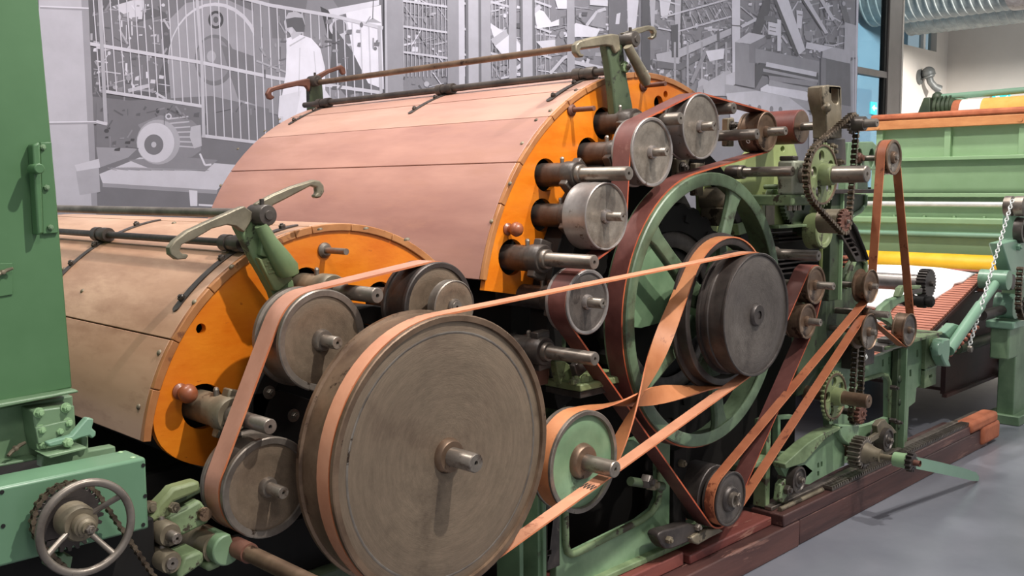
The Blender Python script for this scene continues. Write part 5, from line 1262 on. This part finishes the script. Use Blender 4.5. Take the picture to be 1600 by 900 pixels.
# link arm beside motor
t = thing('pivot_link', 'black pivot link with bolt on the timber left of the motor pulley', 'link', tuple(at(1045, 850, 2.0)))
K = lambda pt: crop(pt, 980, 750, 6)
MB().prism(pp(K([(265, 530), (280, 490), (330, 465), (420, 445), (560, 400), (640, 420), (680, 445), (660, 480), (570, 540), (560, 575), (400, 640), (340, 640), (300, 600)]), 1.98), 1.97, 2.02).build('link', M['steel_dark'], t, bevel=.006)
b = at(1043, 843, 1.97); MB().nut((b.x, 1.97, b.z), (0, -1, 0), .014, .016).build('bolt', M['gun'], t)
b = at(1088, 823, 1.97); MB().nut((b.x, 1.97, b.z), (0, -1, 0), .014, .016).build('bolt', M['steel_rim'], t)
MB().prism(pp(K([(560, 540), (700, 450), (830, 450), (880, 470), (740, 540), (640, 600), (600, 590)]), 1.97), 1.955, 1.99).build('shoe', M['gun'], t, bevel=.006)
MB().box(at(1050, 700, 2.06).x, at(1070, 700, 2.06).x, 2.05, 2.12, .17, at(1060, 700, 2.06).z).build('stand', M['black'], t, bevel=.003)
b = at(1066, 724, 2.04); MB().nut((b.x, 2.05, b.z), (0, -1, 0), .015, .02).build('stand_bolt', M['gun'], t)
# rod with nuts right of the green pulley
p = at(985, 752, 2.0); q = at(1035, 760, 2.0)
t = thing('tie_rod', 'dark tie rod with pale nut right of the green pulley', 'rod', tuple(p))
MB().tube([p, (q.x, 2.0, q.z)], .016, 12).build('rod', M['green_dark'], t)
for px, py, r, m in ((1012, 753, .026, 'iron'), (1020, 758, .022, 'gun')):
    b = at(px, py, 1.98); MB().nut((b.x, 2.0, b.z), (.3, -1, 0), r, .03).build('nut', M[m], t)

# ------------------------------------------------------------------ left: column, gear box, hand wheel
cy = 2.05
co = thing('feed_column', 'tall deep green sheet metal column at left edge', 'column', (.5, cy, .9))
c0 = pp([(-160, -40), (58, -40), (60, 0), (88, 300), (113, 606), (-160, 660)], cy)
MB().prism(c0, cy, 3.9).build('casing', M['green_deep'], co, bevel=.003)
l0, l1 = at(-160, 662, cy-.015), at(121, 612, cy-.015)
MB().prism(pp([(-160, 657), (118, 608), (121, 612), (-160, 668)], cy-.02), cy-.03, cy+.5).build('lip', M['green'], co, bevel=.003)
MB().prism(pp([(-160, 664), (114, 618), (117, 706), (-160, 760)], cy+.03), cy+.03, 3.8).build('lower_casing', M['green'], co, bevel=.003)
MB().prism(pp([(-160, 752), (56, 713), (57, 717), (-160, 758)], cy), cy-.01, cy+.2).build('bottom_lip', M['green'], co, bevel=.002)
MB().prism(pp([(48, 226), (60, 222), (66, 364), (56, 368)], cy-.02), cy-.03, cy).build('hinge_strip', M['green_deep'], co, bevel=.004)
MB().prism(pp([(62, 222), (80, 222), (91, 364), (66, 366)], cy-.005), cy-.008, cy).build('hinge_leaf', M['green_deep'], co, bevel=.002)
p = at(53, 264, cy-.03); MB().cyl((p.x, cy-.06, p.z), (p.x, cy-.02, p.z), .010, 16).build('hinge_knuckle', M['green_deep'], co, bevel=.002)
for px, py in ((66, 230), (78, 355), (72, 293)):
    p = at(px, py, cy-.008); MB().nut((p.x, cy-.008, p.z), (0, -1, 0), .006, .006).build('screw', M['green'], co)
MB().prism(pp([(-160, 415), (19, 411), (20, 460), (-160, 490)], cy-.002), cy-.004, cy).build('patch_plate', M['green_deep'], co, bevel=.001)
def wingnut(px, py, s, ang):
    p = at(px, py, cy-.006)
    a = Vector((cos(ang), 0, sin(ang)))*s
    b = MB().rev(p, (0, -1, 0), [(0, s*.5), (.01, s*.45), (.012, 0)], 14)
    b.tube([p-a*2+Vector((0, -.012, 0)), p-a+Vector((0, -.006, 0)), p+a+Vector((0, -.006, 0)), p+a*2+Vector((0, -.012, 0))], [s*.35, s*.42, s*.42, s*.3], 8)
    b.build('wing_nut', M['gun'], co)
wingnut(3, 425, .009, .4); wingnut(23, 700, .010, .55)
T6 = lambda pt: crop(pt, 0, 600, 6)
MB().prism(pp(T6([(262, 232), (655, 180), (665, 330), (680, 560), (340, 640), (300, 500)]), cy-.01), cy-.035, cy+.03).build('bolted_plate', M['green'], co, bevel=.004)
MB().prism(pp(T6([(320, 405), (662, 325), (670, 480), (345, 560)]), cy-.036), cy-.043, cy-.034).build('inner_plate', M['green'], co, bevel=.002)
for u, v in ((362, 268), (615, 222), (632, 362), (380, 428), (392, 572), (548, 440)):
    p = at(u/6, 600+v/6, cy-.035); MB().rev((p.x, cy-.034, p.z), (0, -1, 0), [(0, .0105), (.003, .0105), (.003, .007)], 16).nut((p.x, cy-.037, p.z), (0, -1, 0), .0075, .010).build('bolt', M['green_hop'], co)
lt = thing('latch_lever', 'mint green latch lever with notched end on the column', 'latch', tuple(at(110, 690, cy-.06)))
MB().prism(pp(T6([(420, 545), (660, 475), (800, 310), (862, 320), (858, 360), (845, 410), (885, 440), (880, 480), (845, 508), (820, 480), (740, 500), (600, 555), (450, 585)]), cy-.06), cy-.07, cy-.05).build('lever', M['green_mint'], lt, bevel=.003)
p = at(105, 691, cy-.07); MB().nut((p.x, cy-.07, p.z), (0, -1, 0), .010, .010).build('pivot_bolt', M['green_hop'], lt)
MB().prism(pp(T6([(350, 640), (740, 555), (740, 580), (400, 665)]), cy-.05), cy-.09, cy-.03).build('shelf', M['green'], lt, bevel=.002)
MB().prism(pp(T6([(375, 670), (745, 585), (745, 470), (810, 480), (815, 620), (1065, 575), (1072, 650), (375, 780)]), cy-.03), cy-.04, cy-.01).build('guide_plate', M['green'], lt, bevel=.003)
# gear box
bx1 = at(228.5, 714.5, 1.85); bz0 = at(230, 827, 1.85).z
gb = thing('gear_case', 'mint green sheet metal gear case behind the hand wheel', 'case', (.55, 1.85, bz0))
MB().box(.12, bx1.x, 1.85, 1.938, bz0, bx1.z).build('case', M['green_case'], gb, bevel=.006)
for px, py in ((224, 727), (227, 775), (3, 769), (5, 822), (224, 820)):
    p = at(px, py, 1.849); MB().rev((p.x, 1.8495, p.z), (0, -1, 0), [(0, .004), (.001, .004), (.001, 0)], 10).build('rivet_hole', M['hole'], gb)
for px, py in ((195, 703), (218, 712)):
    p = at(px, py, 1.9); MB().ball((bx1.x-.02 if px > 200 else bx1.x-.02, 1.866 if px > 200 else 1.922, bx1.z), .006, 10, (1, 1, .5)).build('rivet', M['green_hop'], gb)
# hand wheel
HW = (.678, .902)
hw = thing('handwheel', 'three-spoked iron hand wheel in front of the mint gear case', 'hand wheel', (HW[0], 1.74, HW[1]))
MB().tube([(HW[0]+.081*cos(2*pi*k/48), 1.735, HW[1]+.081*sin(2*pi*k/48)) for k in range(48)], .0075, 12, closed=True).build('rim', M['steel_rim'], hw)
for px, py in ((193, 772), (181, 868), (76, 868)):
    p = at(px, py, 1.735); d = Vector((p.x-HW[0], 0, p.z-HW[1])).normalized()
    MB().tube([Vector((HW[0], 1.765, HW[1]))+d*.02, Vector((HW[0], 1.755, HW[1]))+d*.045, Vector((HW[0], 1.736, HW[1]))+d*.081], [.006, .0052, .006], 10).build('spoke', M['steel_rim'], hw)
MB().lathe(HW, [(1.80, 0), (1.80, .034), (1.765, .033), (1.757, .030), (1.757, .020), (1.74, .020), (1.738, .016), (1.733, .016), (1.730, .012), (1.722, .012), (1.722, 0)], 32).build('hub', M['gun'], hw)
MB().nut((HW[0], 1.722, HW[1]), (0, -1, 0), .0085, .008).build('nut', M['shaft'], hw)
t = thing('sprocket', 'dark toothed sprocket behind the hand wheel', 'sprocket', (HW[0], 1.815, HW[1]))
MB().plate(gearpoly(HW, .064, 26, .009, .7), [], 1.812, 1.822).build('toothed_disc', M['steel_dark'], t, bevel=.001)
MB().lathe(HW, [(1.79, .02), (1.79, .030), (1.812, .030)], 24).build('boss', M['iron'], t)
LS = ax(200, 965, 1.815)
chainloop('oiled roller chain round the sprocket behind the hand wheel', [(HW[0], HW[1], .0635, 1), (LS[0]+.04, LS[1], .045, 1)], 1.817, .0158, 'chain', .0047, individual=True)
t = thing('sprocket', 'pale toothed sprocket tip at bottom left edge', 'sprocket', (LS[0]+.04, 1.815, LS[1]))
MB().plate(gearpoly((LS[0]+.04, LS[1]), .046, 14, .010, .6), [], 1.812, 1.822).build('toothed_disc', M['steel_rim'], t)
# little castings below and beside the gear case
t = thing('adjuster', 'pale green toothed block below the hand wheel', 'block', tuple(at(100, 880, 1.9)))
P6 = lambda pt: crop(pt, 0, 750, 6)
MB().prism(pp(P6([(500, 720), (510, 690), (530, 685), (545, 715), (570, 715), (600, 685), (630, 715), (685, 718), (660, 850), (500, 860)]), 1.86), 1.86, 1.92).build('block', M['green'], t, bevel=.003)
R6 = lambda pt: crop(pt, 200, 750, 6)
t = thing('cranked_arm', 'yellowish green cranked arm right of the gear case', 'arm', tuple(at(260, 790, 1.98)))
MB().prism(pp(R6([(185, 340), (185, 405), (390, 330), (415, 200), (640, 110), (660, 80), (660, 0), (600, 10), (460, 50), (400, 70), (350, 130), (250, 230), (240, 290)]), 1.98), 1.97, 2.01).build('arm', M['green_lime'], t, bevel=.008)
b = at(272, 793, 1.96); MB().nut((b.x, 1.965, b.z), (0, -1, 0), .012, .014).build('bolt', M['gun'], t)
b = at(233, 791, 1.99); MB().nut((b.x, 1.99, b.z), (0, -1, 0), .014, .016).build('bolt', M['gun'], t)
t = thing('slide_beam', 'green slotted beam left of the lower bronze-grey pulley', 'beam', tuple(at(300, 800, 2.02)))
MB().prism(pp(R6([(380, 360), (680, 190), (760, 300), (760, 400), (520, 520), (400, 480)]), 2.0), 2.0, 2.05).build('beam', M['green_grimy'], t, bevel=.006)  # grimy paint also stands in for the dim light in this corner
MB().prism(pp(R6([(420, 200), (680, 60), (690, 120), (420, 260)]), 2.02), 2.02, 2.06).build('slot_bar', M['green_dark'], t, bevel=.004)
b = at(318, 803, 2.0); MB().rev((b.x, 2.0, b.z), (0, -1, 0), [(0, .016), (.01, .015), (.012, 0)], 18).build('plug', M['steel_brown'], t)
def stub(label, c, r, y0, y1, sr, ye, m='gun', fl=True):
    t = thing('stub_bearing', label, 'bearing', (c[0], y0, c[1]))
    MB().lathe(c, [(y0, sr), (y0, r*.9), (y0+.006, r), (y1, r*1.05), (y1, 0)], 32).build('housing', M[m], t)
    shaft_part(t, c, sr, ye, y1)
    MB().rev((c[0], y0+.04, c[1]+r*.9), (0, 0, 1), [(0, .008), (.008, .006), (.010, 0)], 10).build('oil_hole', M['shaft'], t)
stub('pale stub shaft bearing right of the gear case', ax(277, 842, 1.90), .026, 1.93, 2.02, .0125, 1.90)
stub('lower stub bearing at the bottom right of the hand wheel', ax(270, 881, 1.90), .024, 1.905, 2.02, .014, 1.90)
t = thing('lower_beam', 'short green beam end above the bottom left timber', 'beam', tuple(at(300, 880, 1.98)))
MB().prism(pp(R6([(470, 880), (530, 730), (680, 670), (710, 690), (715, 760), (690, 800), (540, 900), (480, 960)]), 1.96), 1.96, 2.04).build('beam', M['green_grimy'], t, bevel=.006)  # grime colour doubles as painted shade on this beam end
MB().prism(pp(R6([(700, 800), (830, 730), (870, 800), (740, 860)]), 1.98), 1.97, 2.04).build('block', M['green_grimy'], t, bevel=.008)
c = ax(352, 858, 1.96)
t = thing('half_cap', 'green half-round bearing cap under the lower bronze-grey pulley', 'bearing', (c[0], 1.96, c[1]))
MB().prism([(c[0]+.036*cos(a*pi/12), c[1]+.036*sin(a*pi/12)) for a in range(5, 22)], 1.95, 2.02).build('cap', M['green'], t, bevel=.004)
MB().cyl((c[0]-.01, 1.98, c[1]+.0), (c[0]-.01, 2.10, c[1]+.0), .034, 20).build('ring', M['gun'], t)
p = at(376, 852, 1.93); q = at(520, 905, 1.62)
t = thing('cross_shaft', 'thick stained bare shaft running toward the viewer at bottom left', 'shaft', tuple(p))
cx = ax(372, 856, 1.95)
MB().lathe(cx, [(1.55, 0), (1.55, .0185), (2.1, .0185), (2.1, 0)], 28).build('shaft', M['steel_brown'], t)
MB().lathe(cx, [(1.90, .0185), (1.90, .023), (1.96, .023), (1.96, .0185)], 28).build('sleeve', M['rust'], t)
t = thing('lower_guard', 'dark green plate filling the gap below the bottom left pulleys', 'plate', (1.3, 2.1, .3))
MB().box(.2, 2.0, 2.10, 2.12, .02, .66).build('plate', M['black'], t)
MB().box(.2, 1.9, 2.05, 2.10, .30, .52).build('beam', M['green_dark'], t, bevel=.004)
MB().box(.1, .90, 1.945, 2.04, .0, .815).build('dark_base_fill', M['black'], t, bevel=.004)  # black box added to darken the space below the gear case
# ------------------------------------------------------------------ feeder machine across the right hand side
HX = 8.0
YR, YL = 1.6, atx(1346, 195, HX).y
def hz(y, X=HX): return atx(1480, y, X).z
fh = thing('feeder_hopper', 'pale green panelled feeder hopper with wooden beam on top at right', 'hopper', (HX, 2.6, .9))
def slab(y0, y1, X, m, name, th=.04, yl=None, bevel=.004, par=None):
    return MB().box(X, X+th, YR, (yl or YL), hz(y1, X), hz(y0, X)).build(name, M[m], par or fh, bevel=bevel)
slab(173, 184, HX+.05, 'canvas', 'canvas_strip', .08, YL-.05, .02)
slab(184, 198.5, HX-.05, 'beam', 'beam', .05, YL)
for px in (1371, 1594):
    q = atx(px, 199 if px < 1400 else 186, HX-.05); MB().rev((HX-.05, q.y, q.z), (-1, 0, 0), [(0, .02), (.006, .02), (.008, 0)], 16).build('button_bolt', M['beam'], fh)
slab(196, 246, HX+.03, 'green_hop', 'side_panel', .03, YL-.12)
for x0, x1 in ((1370, 1380), (1476, 1486), (1592, 1602)):
    a, b = atx(x0, 220, HX), atx(x1, 220, HX); MB().box(HX-.012, HX+.04, b.y, a.y, hz(246), hz(197)).build('stile', M['green_hop'], fh, bevel=.003)
slab(244.5, 250.5, HX-.05, 'green_hop', 'ledge', .09, YL-.1)
z0, z1 = hz(293), hz(250)
MB().prismx([(YR, z0), (YL-.1, z0), (YL-.1, z1), (YR, z1)], HX, HX+.02).build('lower_panel', M['green_hop'], fh)
MB().lathe((HX+.10, z0+.0), [(YR, 0), (YR, .10), (YL-.1, .10), (YL-.1, 0)], 32).build('rolled_edge', M['green_hop'], fh)
slab(292, 303, HX+.08, 'black', 'gap_shade', .05)  # black slab paints the shade in the gap below the panel
fs = thing('feed_stand', 'green railed feed stand with white bar under the hopper', 'stand', (7.7, 2.6, .6))
X2 = 7.7; YL2 = atx(1285, 330, X2).y
def slab2(y0, y1, X, m, name, th=.04, bevel=.004): return MB().box(X, X+th, 1.75, YL2, hz(y1, X), hz(y0, X)).build(name, M[m], fs, bevel=bevel)
slab2(302, 308, X2-.02, 'green_hop', 'top_rail', .10); slab2(307, 316, X2+.03, 'green', 'web', .03)
slab2(322, 341, X2+.0, 'green_hop', 'rail', .05); slab2(340, 351, X2-.06, 'green_hop', 'lower_rail', .10, .012)
slab2(350, 361, X2-.02, 'green_hop', 'under_rail', .06); slab2(359, 399, X2-.02, 'green_hop', 'apron_board', .05)
slab2(395, 402, X2+.06, 'black', 'gap_shade', .05)  # black strip stands in for shade under the apron board
c = (X2-.03, hz(319, X2-.03)); MB().lathe(c, [(2.05, 0), (2.05, .020), (YL2, .020), (YL2, 0)], 20).build('white_bar', M['silver'], fs)
c = (X2-.05, hz(367, X2-.05)); MB().lathe(c, [(2.0, 0), (2.0, .022), (YL2, .022), (YL2, 0)], 20).build('green_bar', M['green_mint'], fs)
for k in range(4):
    q = atx(1393+47*k, 341, X2-.06); MB().nut((X2-.01, q.y, hz(340, X2-.06)), (0, 0, 1), .014, .012).build('nut', M['green_hop'], fs)
yc = (7.45, hz(412, 7.45))
roller('yellow_roller', 'long yellow feed roller behind the white fleece', yc, .075, 2.02, 4.1, 'yellow')
# things on top of the hopper
z = hz(160, 9.0)
t = thing('colour_roll', 'striped roll in orange, white and yellow lying on the hopper', 'roll', (9.0, 2.5, z))
c = (9.0, atx(1560, 172, 9.0).z); rr = .11
ya, yb_, yd = atx(1493, 170, 9).y, atx(1505, 170, 9).y, atx(1538, 170, 9).y
MB().lathe(c, [(yb_, 0), (yb_, rr), (ya, rr), (ya, 0)], 32).build('orange_band', M['canvas'], t)
MB().lathe(c, [(yd, 0), (yd, rr), (yb_, rr), (yb_, 0)], 32).build('white_band', M['white_plain'], t)
MB().lathe(c, [(1.4, 0), (1.4, rr), (yd, rr), (yd, 0)], 32).build('yellow_band', M['yellow_soft'], t)
t = thing('hopper_motor', 'dark green ribbed motor behind the wooden hopper beam', 'motor', tuple(atx(1475, 163, 9.0)))
p = atx(1476, 167, 9.0); q = atx(1488, 167, 9.0)
prof = [(q.y-.05, 0), (q.y-.05, .05), (q.y, .085)]
y = q.y
while y < p.y+.08: prof += [(y, .10), (y+.018, .10), (y+.02, .08), (y+.035, .08)]; y += .037
prof += [(y, .09), (y, 0)]
MB().lathe((9.0, p.z), prof, 24).build('body', M['green_dark'], t, smooth=20)
MB().prismx([(p.y+.10, p.z-.15), (p.y+.26, p.z-.15), (p.y+.17, p.z+.09), (p.y+.11, p.z+.09)], 8.95, 9.05).build('bracket', M['green_dark'], t, bevel=.01)
t = thing('hopper_rail', 'thin green tube rail above the hopper top', 'rail', tuple(atx(1470, 150, 9.0)))
MB().tube([atx(1467, 152, 9.0), atx(1530, 147, 9.0), atx(1620, 139, 9.0)], .028, 10).tube([atx(1484, 151, 9.0), atx(1512, 158, 9.0)], .018, 8).build('tube', M['green_mint'], t)
MB().ball(atx(1465, 152, 9.0), .05, 12).build('joint', M['green_dark'], t)

# slatted apron with fleece
AY0, AY1 = 2.13, 3.75
AX0, AZ0 = 5.05, .560; SL = .309
xa1, za1 = 6.34, .560+SL*(6.34-5.05)
ap = thing('slat_apron', 'sloping apron of red-brown wooden slats under the white fleece', 'apron', (AX0, AY0, AZ0))
d = Vector((1, 0, SL)).normalized(); n = Vector((-d.z, 0, d.x)); L = (xa1-AX0)/d.x
k = 0
N = int(L/.034)
me0 = None
for k in range(N):
    c = Vector((AX0, (AY0+AY1)/2, AZ0))+d*(.017+.034*k)
    if me0 is None:
        o = MB().obox((0, 0, 0), d*.013, (0, (AY1-AY0)/2, 0), n*.008).build('slat', M['slat'], None, bevel=.002); me0 = o.data
        o.parent = ap; o.location = c-Vector(ap.location)
    else:
        o2 = o.copy(); COL.objects.link(o2); o2.parent = ap; o2.location = c-Vector(ap.location)
def along(u, h=0): return Vector((AX0, 0, AZ0))+d*u+n*h
for yy in (AY0+.02, AY1-.05):
    b = MB(); p, q = along(0, -.02), along(L, -.02); b.obox((p+q)/2+Vector((0, yy, 0)), d*(L/2), (0, .025, 0), n*.008)
    b.build('leather_band', M['darkbrown'], ap)
p, q = along(0, -.035), along(L, -.035); MB().obox((p+q)/2+Vector((0, (AY0+AY1)/2, 0)), d*(L/2), (0, (AY1-AY0)/2, 0), n*.004).build('bed', M['darkbrown'], ap)
q = along(L, -.05); MB().lathe((q.x, q.z), [(AY0-.02, 0), (AY0-.02, .045), (AY0, .055), (AY1, .055), (AY1, 0)], 28).build('head_roller', M['black'], ap)
for k in range(10):
    q = along(L, -.05); a = radians(70-22*k); MB().obox((q.x+.06*cos(a), (AY0+AY1)/2, q.z+.06*sin(a)), (-.011*sin(a), 0, .011*cos(a)), (0, (AY1-AY0)/2, 0), (.006*cos(a), 0, .006*sin(a))).build('slat', M['slat'], ap)
# fleece: a wavy-edged sheet lying on the slats and running up to the yellow roller
def onap(px, py, h=.016):
    dd = ray(px, py); o = along(0, h); t_ = ((o.x)*n.x+(o.z-CAM_H)*n.z)/(dd.x*n.x+dd.z*n.z)
    return Vector((dd.x*t_, dd.y*t_, CAM_H+dd.z*t_))
edge = [(1392, 487), (1402, 474), (1418, 478), (1436, 474), (1452, 466), (1461, 468), (1472, 458), (1486, 450), (1490, 446), (1503, 442), (1514, 432), (1522, 428)]
b = MB(); rows = []
for i, (px, py) in enumerate(edge):
    p = onap(px, py, .014); x1 = xa1+.02; row = []
    M_ = 8
    for k in range(M_+1):
        u = k/M_; yy = p.y+(AY1-p.y)*u; row.append(Vector((p.x+.01*sin(9*u+i), yy, p.z+.02+.012*sin(7*u+i*1.7)-(.012 if k == 0 else 0))))
    rows.append(row)
top = []
for k in range(9):
    u = k/8; yy = rows[-1][0].y+(AY1-rows[-1][0].y)*u; top.append(Vector((yc[0]-.09, yy, yc[1]-.05)))
rows.append([(r+t_)/2+Vector((0, 0, -.01)) for r, t_ in zip(rows[-1], top)]); rows.append(top)
v = [p for r in rows for p in r]; w_ = 9
f = [(i*w_+k, i*w_+k+1, (i+1)*w_+k+1, (i+1)*w_+k) for i in range(len(rows)-1) for k in range(w_-1)]
b.add(v, f)
fl = b.build('fleece', M['fleece'], None, 80, loc=rows[0][0])
sm = fl.modifiers.new('thick', 'SOLIDIFY'); sm.thickness = .018
tag(fl, 'white fleece sheet with wavy edge lying on the slat apron', 'fleece')
t = thing('fleece_tuft', 'small white fleece tuft hanging over the slats behind the bobbin pulley', 'fleece', tuple(onap(1380, 490)))
b = MB()
q = [onap(x, y, .02) for x, y in ((1372, 470), (1396, 460), (1402, 466), (1392, 478), (1384, 492), (1374, 500), (1370, 500))]
b.add(q+[p+Vector((0, 0, -.02)) for p in q], [tuple(range(7)), tuple(range(13, 6, -1))]+[(i, i+7, (i+1) % 7+7, (i+1) % 7) for i in range(7)])
b.build('tuft', M['fleece'], t)

# green support tube, chain and upright
SY = 2.0
e0, e1 = at(1482, 548, SY), at(1560, 437, SY)
st = thing('support_tube', 'mint green inclined support tube carrying the slat apron', 'tube', tuple(e0))
MB().tube([e0, e1], .025, 18).build('tube', M['green_mint'], st)
dd = (e1-e0).normalized(); mid = e0+(e1-e0)*.62
MB().cyl(e0-dd*.0, e0+(e1-e0)*.62, .031, 20).build('sleeve', M['green_mint'], st)
MB().lathe((e1.x, e1.z), [(SY-.06, 0), (SY-.06, .058), (SY+.10, .058), (SY+.10, 0)], 28).build('pivot_hub', M['green_mint'], st)
q = at(1470, 540, SY)
MB().prism(pp([(1460, 545), (1466, 530), (1476, 528), (1476, 548), (1474, 562), (1478, 572), (1470, 572), (1464, 560)], SY), SY-.03, SY+.03).build('foot_lug', M['green_mint'], st, bevel=.008)
MB().rev(at(1467, 545, SY-.03), (0, -1, 0), [(-.02, .04), (0, .04), (.008, .034), (.008, 0)], 24).build('foot_cap', M['green_mint'], st)
MB().prism(pp([(1470, 520), (1486, 505), (1494, 508), (1492, 520), (1478, 530)], SY+.05), SY+.03, SY+.08).build('side_block', M['green_mint'], st, bevel=.006)
ey = e0+(e1-e0)*.42+Vector((0, -.03, .04))
MB().rev(at(1513, 553-8, SY-.04), (0, -1, 0), [(0, 0), (0, .018), (.02, .018), (.02, 0)], 14).build('eye_bolt', M['steel_rim'], st)
for k in range(9):
    p = at(1519-5.2*k, 555-(-1)*0+0*k, SY+.05)
    p = at(1527-6.0*k, 500+6.0*k+12, SY+.04); MB().ball(p, .013, 10).build('bead', M['slat'], st)
a0_, a1_ = at(1582, 312, SY-.02), at(1514, 543, SY-.02)
t = thing('hanging_chain', 'white zinc chain from the upright down to the support tube', 'chain', tuple(a0_))
NL = 46; dv = (a1_-a0_)/NL; dn = dv.normalized(); sd = dn.cross(Vector((0, 1, 0)))
for k in range(NL):
    c = a0_+dv*(k+.5); s_ = sd if k % 2 else Vector((0, 1, 0))
    MB().tube([c+dn*(dv.length*.62*cos(2*pi*i/10))+s_*(.0095*sin(2*pi*i/10)) for i in range(10)], .0034, 6, closed=True).build('chain_link', M['silver'], t)
up = thing('upright_post', 'mint green upright post with bearings at the right edge', 'post', (6.7, SY, 0))
p = at(1590, 400, SY)
UX = at(1583, 640, SY).x
MB().box(UX, UX+.35, SY, SY+.10, .0, at(1590, 400, SY).z).build('leg', M['green'], up, bevel=.006)
MB().box(UX+.02, UX+.5, SY+.02, SY+.12, at(1590, 400, SY).z-.05, at(1595, 318, SY).z).build('upper_leg', M['green_mint'], up, bevel=.006)
c = ax(1588, 322, SY)
MB().lathe(c, [(SY-.06, 0), (SY-.06, .05), (SY-.05, .062), (SY+.0, .062), (SY+.01, .05), (SY+.02, .062), (SY+.06, .062), (SY+.06, 0)], 28).build('drum', M['steel_rim'], up)
c2 = at(1600, 322, SY); MB().cyl((c[0]+.04, SY+.04, c[1]), (c[0]+.5, SY+.04, c[1]+.0), .055, 20).build('arm', M['green_mint'], up)
c = ax(1572, 440, SY-.01)
MB().lathe(c, [(SY-.05, 0), (SY-.05, .045), (SY-.03, .052), (SY+.02, .052), (SY+.02, 0)], 28).build('collar', M['steel_dark'], up)
MB().cyl((c[0], SY, c[1]), (c[0]+.5, SY, c[1]+.02), .05, 20).build('bearing_arm', M['green_mint'], up)
MB().prism(pp([(1560, 380), (1590, 372), (1610, 372), (1610, 430), (1576, 432)], SY), SY-.02, SY+.06).build('gusset', M['green_mint'], up, bevel=.01)
b = ax(1592, 386, SY-.03); MB().nut((b[0], SY-.02, b[1]), (0, -1, 0), .022, .02).build('bolt', M['green_mint'], up)
c = ax(1577, 478, SY-.02)
MB().lathe(c, [(SY-.06, 0), (SY-.06, .075), (SY+.05, .078), (SY+.05, 0)], 28).build('pillow_cap', M['green_mint'], up)
MB().box(c[0]-.10, c[0]+.14, SY-.08, SY+.08, c[1]-.13, c[1]-.085).build('pillow_base', M['green_mint'], up, bevel=.008)
MB().box(c[0]-.07, c[0]+.12, SY-.05, SY+.06, c[1]-.32, c[1]-.13).build('console', M['green'], up, bevel=.01)
MB().cyl((c[0]-.4, SY, c[1]-.02), (c[0]+.3, SY, c[1]-.02), .03, 16).build('shaft', M['steel_dark'], up)
c = ax(1597, 475, SY-.08)
MB().plate(gearpoly(c, .07, 14, .014, .6), [], SY-.12, SY-.10).build('sprocket', M['iron'], up, bevel=.002)
MB().box(UX-.04, UX+.4, SY-.05, SY+.16, 0, .06).build('foot', M['green'], up, bevel=.006)
cu = ax(1597, 360, SY-.03)
MB().lathe(cu, [(SY-.05, .055), (SY-.05, .075), (SY-.02, .08), (SY, .08)], 28).build('dark_ring', M['iron'], up)
chainloop('dark drive chain along the upright at the right edge', None, SY-.10, .03, 'chain', .011, False, pts=[ax(1594, 420, SY-.1), ax(1592, 450, SY-.1), ax(1591, 480, SY-.1), ax(1596, 497, SY-.1)])
# dark underside of the feeder
uf = thing('feeder_underframe', 'dark brown boards and green tube under the slat apron', 'frame', (6.4, 2.2, .2))
z0, z1 = at(1520, 598, 2.3).z, at(1520, 520, 2.3).z
MB().box(6.2, 9.0, 2.30, 2.33, .20, .80).build('board', M['darkbrown'], uf)  # brown board, carried further down to darken the floor
MB().box(6.15, 9.0, 2.27, 2.30, .19, .21).build('board_edge', M['darkbrown'], uf)
q = at(1510, 542, 2.2); MB().cyl((q.x-.1, 2.22, q.z), (q.x+1.2, 2.22, q.z), .035, 16).build('cross_tube', M['green_dark'], uf)
q = at(1570, 560, 2.25); MB().box(q.x, q.x+.25, 2.24, 2.28, q.z-.05, q.z+.09).build('red_box', M['timber_red'], uf, bevel=.005)
q = at(1574, 584, 2.22); MB().rev((q.x, 2.24, q.z), (1, 0, 0), [(-.05, 0), (-.05, .03), (.02, .03), (.02, .05), (.05, .05), (.05, .03), (.10, .03), (.10, 0)], 20).build('spindle', M['iron'], uf)
MB().box(6.0, 9.0, 4.15, 4.2, .0, .9).build('rear_shade_board', M['darkbrown'], uf)  # board added at the rear, keeps light off the floor
MB().box(6.25, 9.0, 2.34, 4.1, .21, .23).build('shade_tray', M['darkbrown'], uf)  # unseen tray added to block light from above the floor
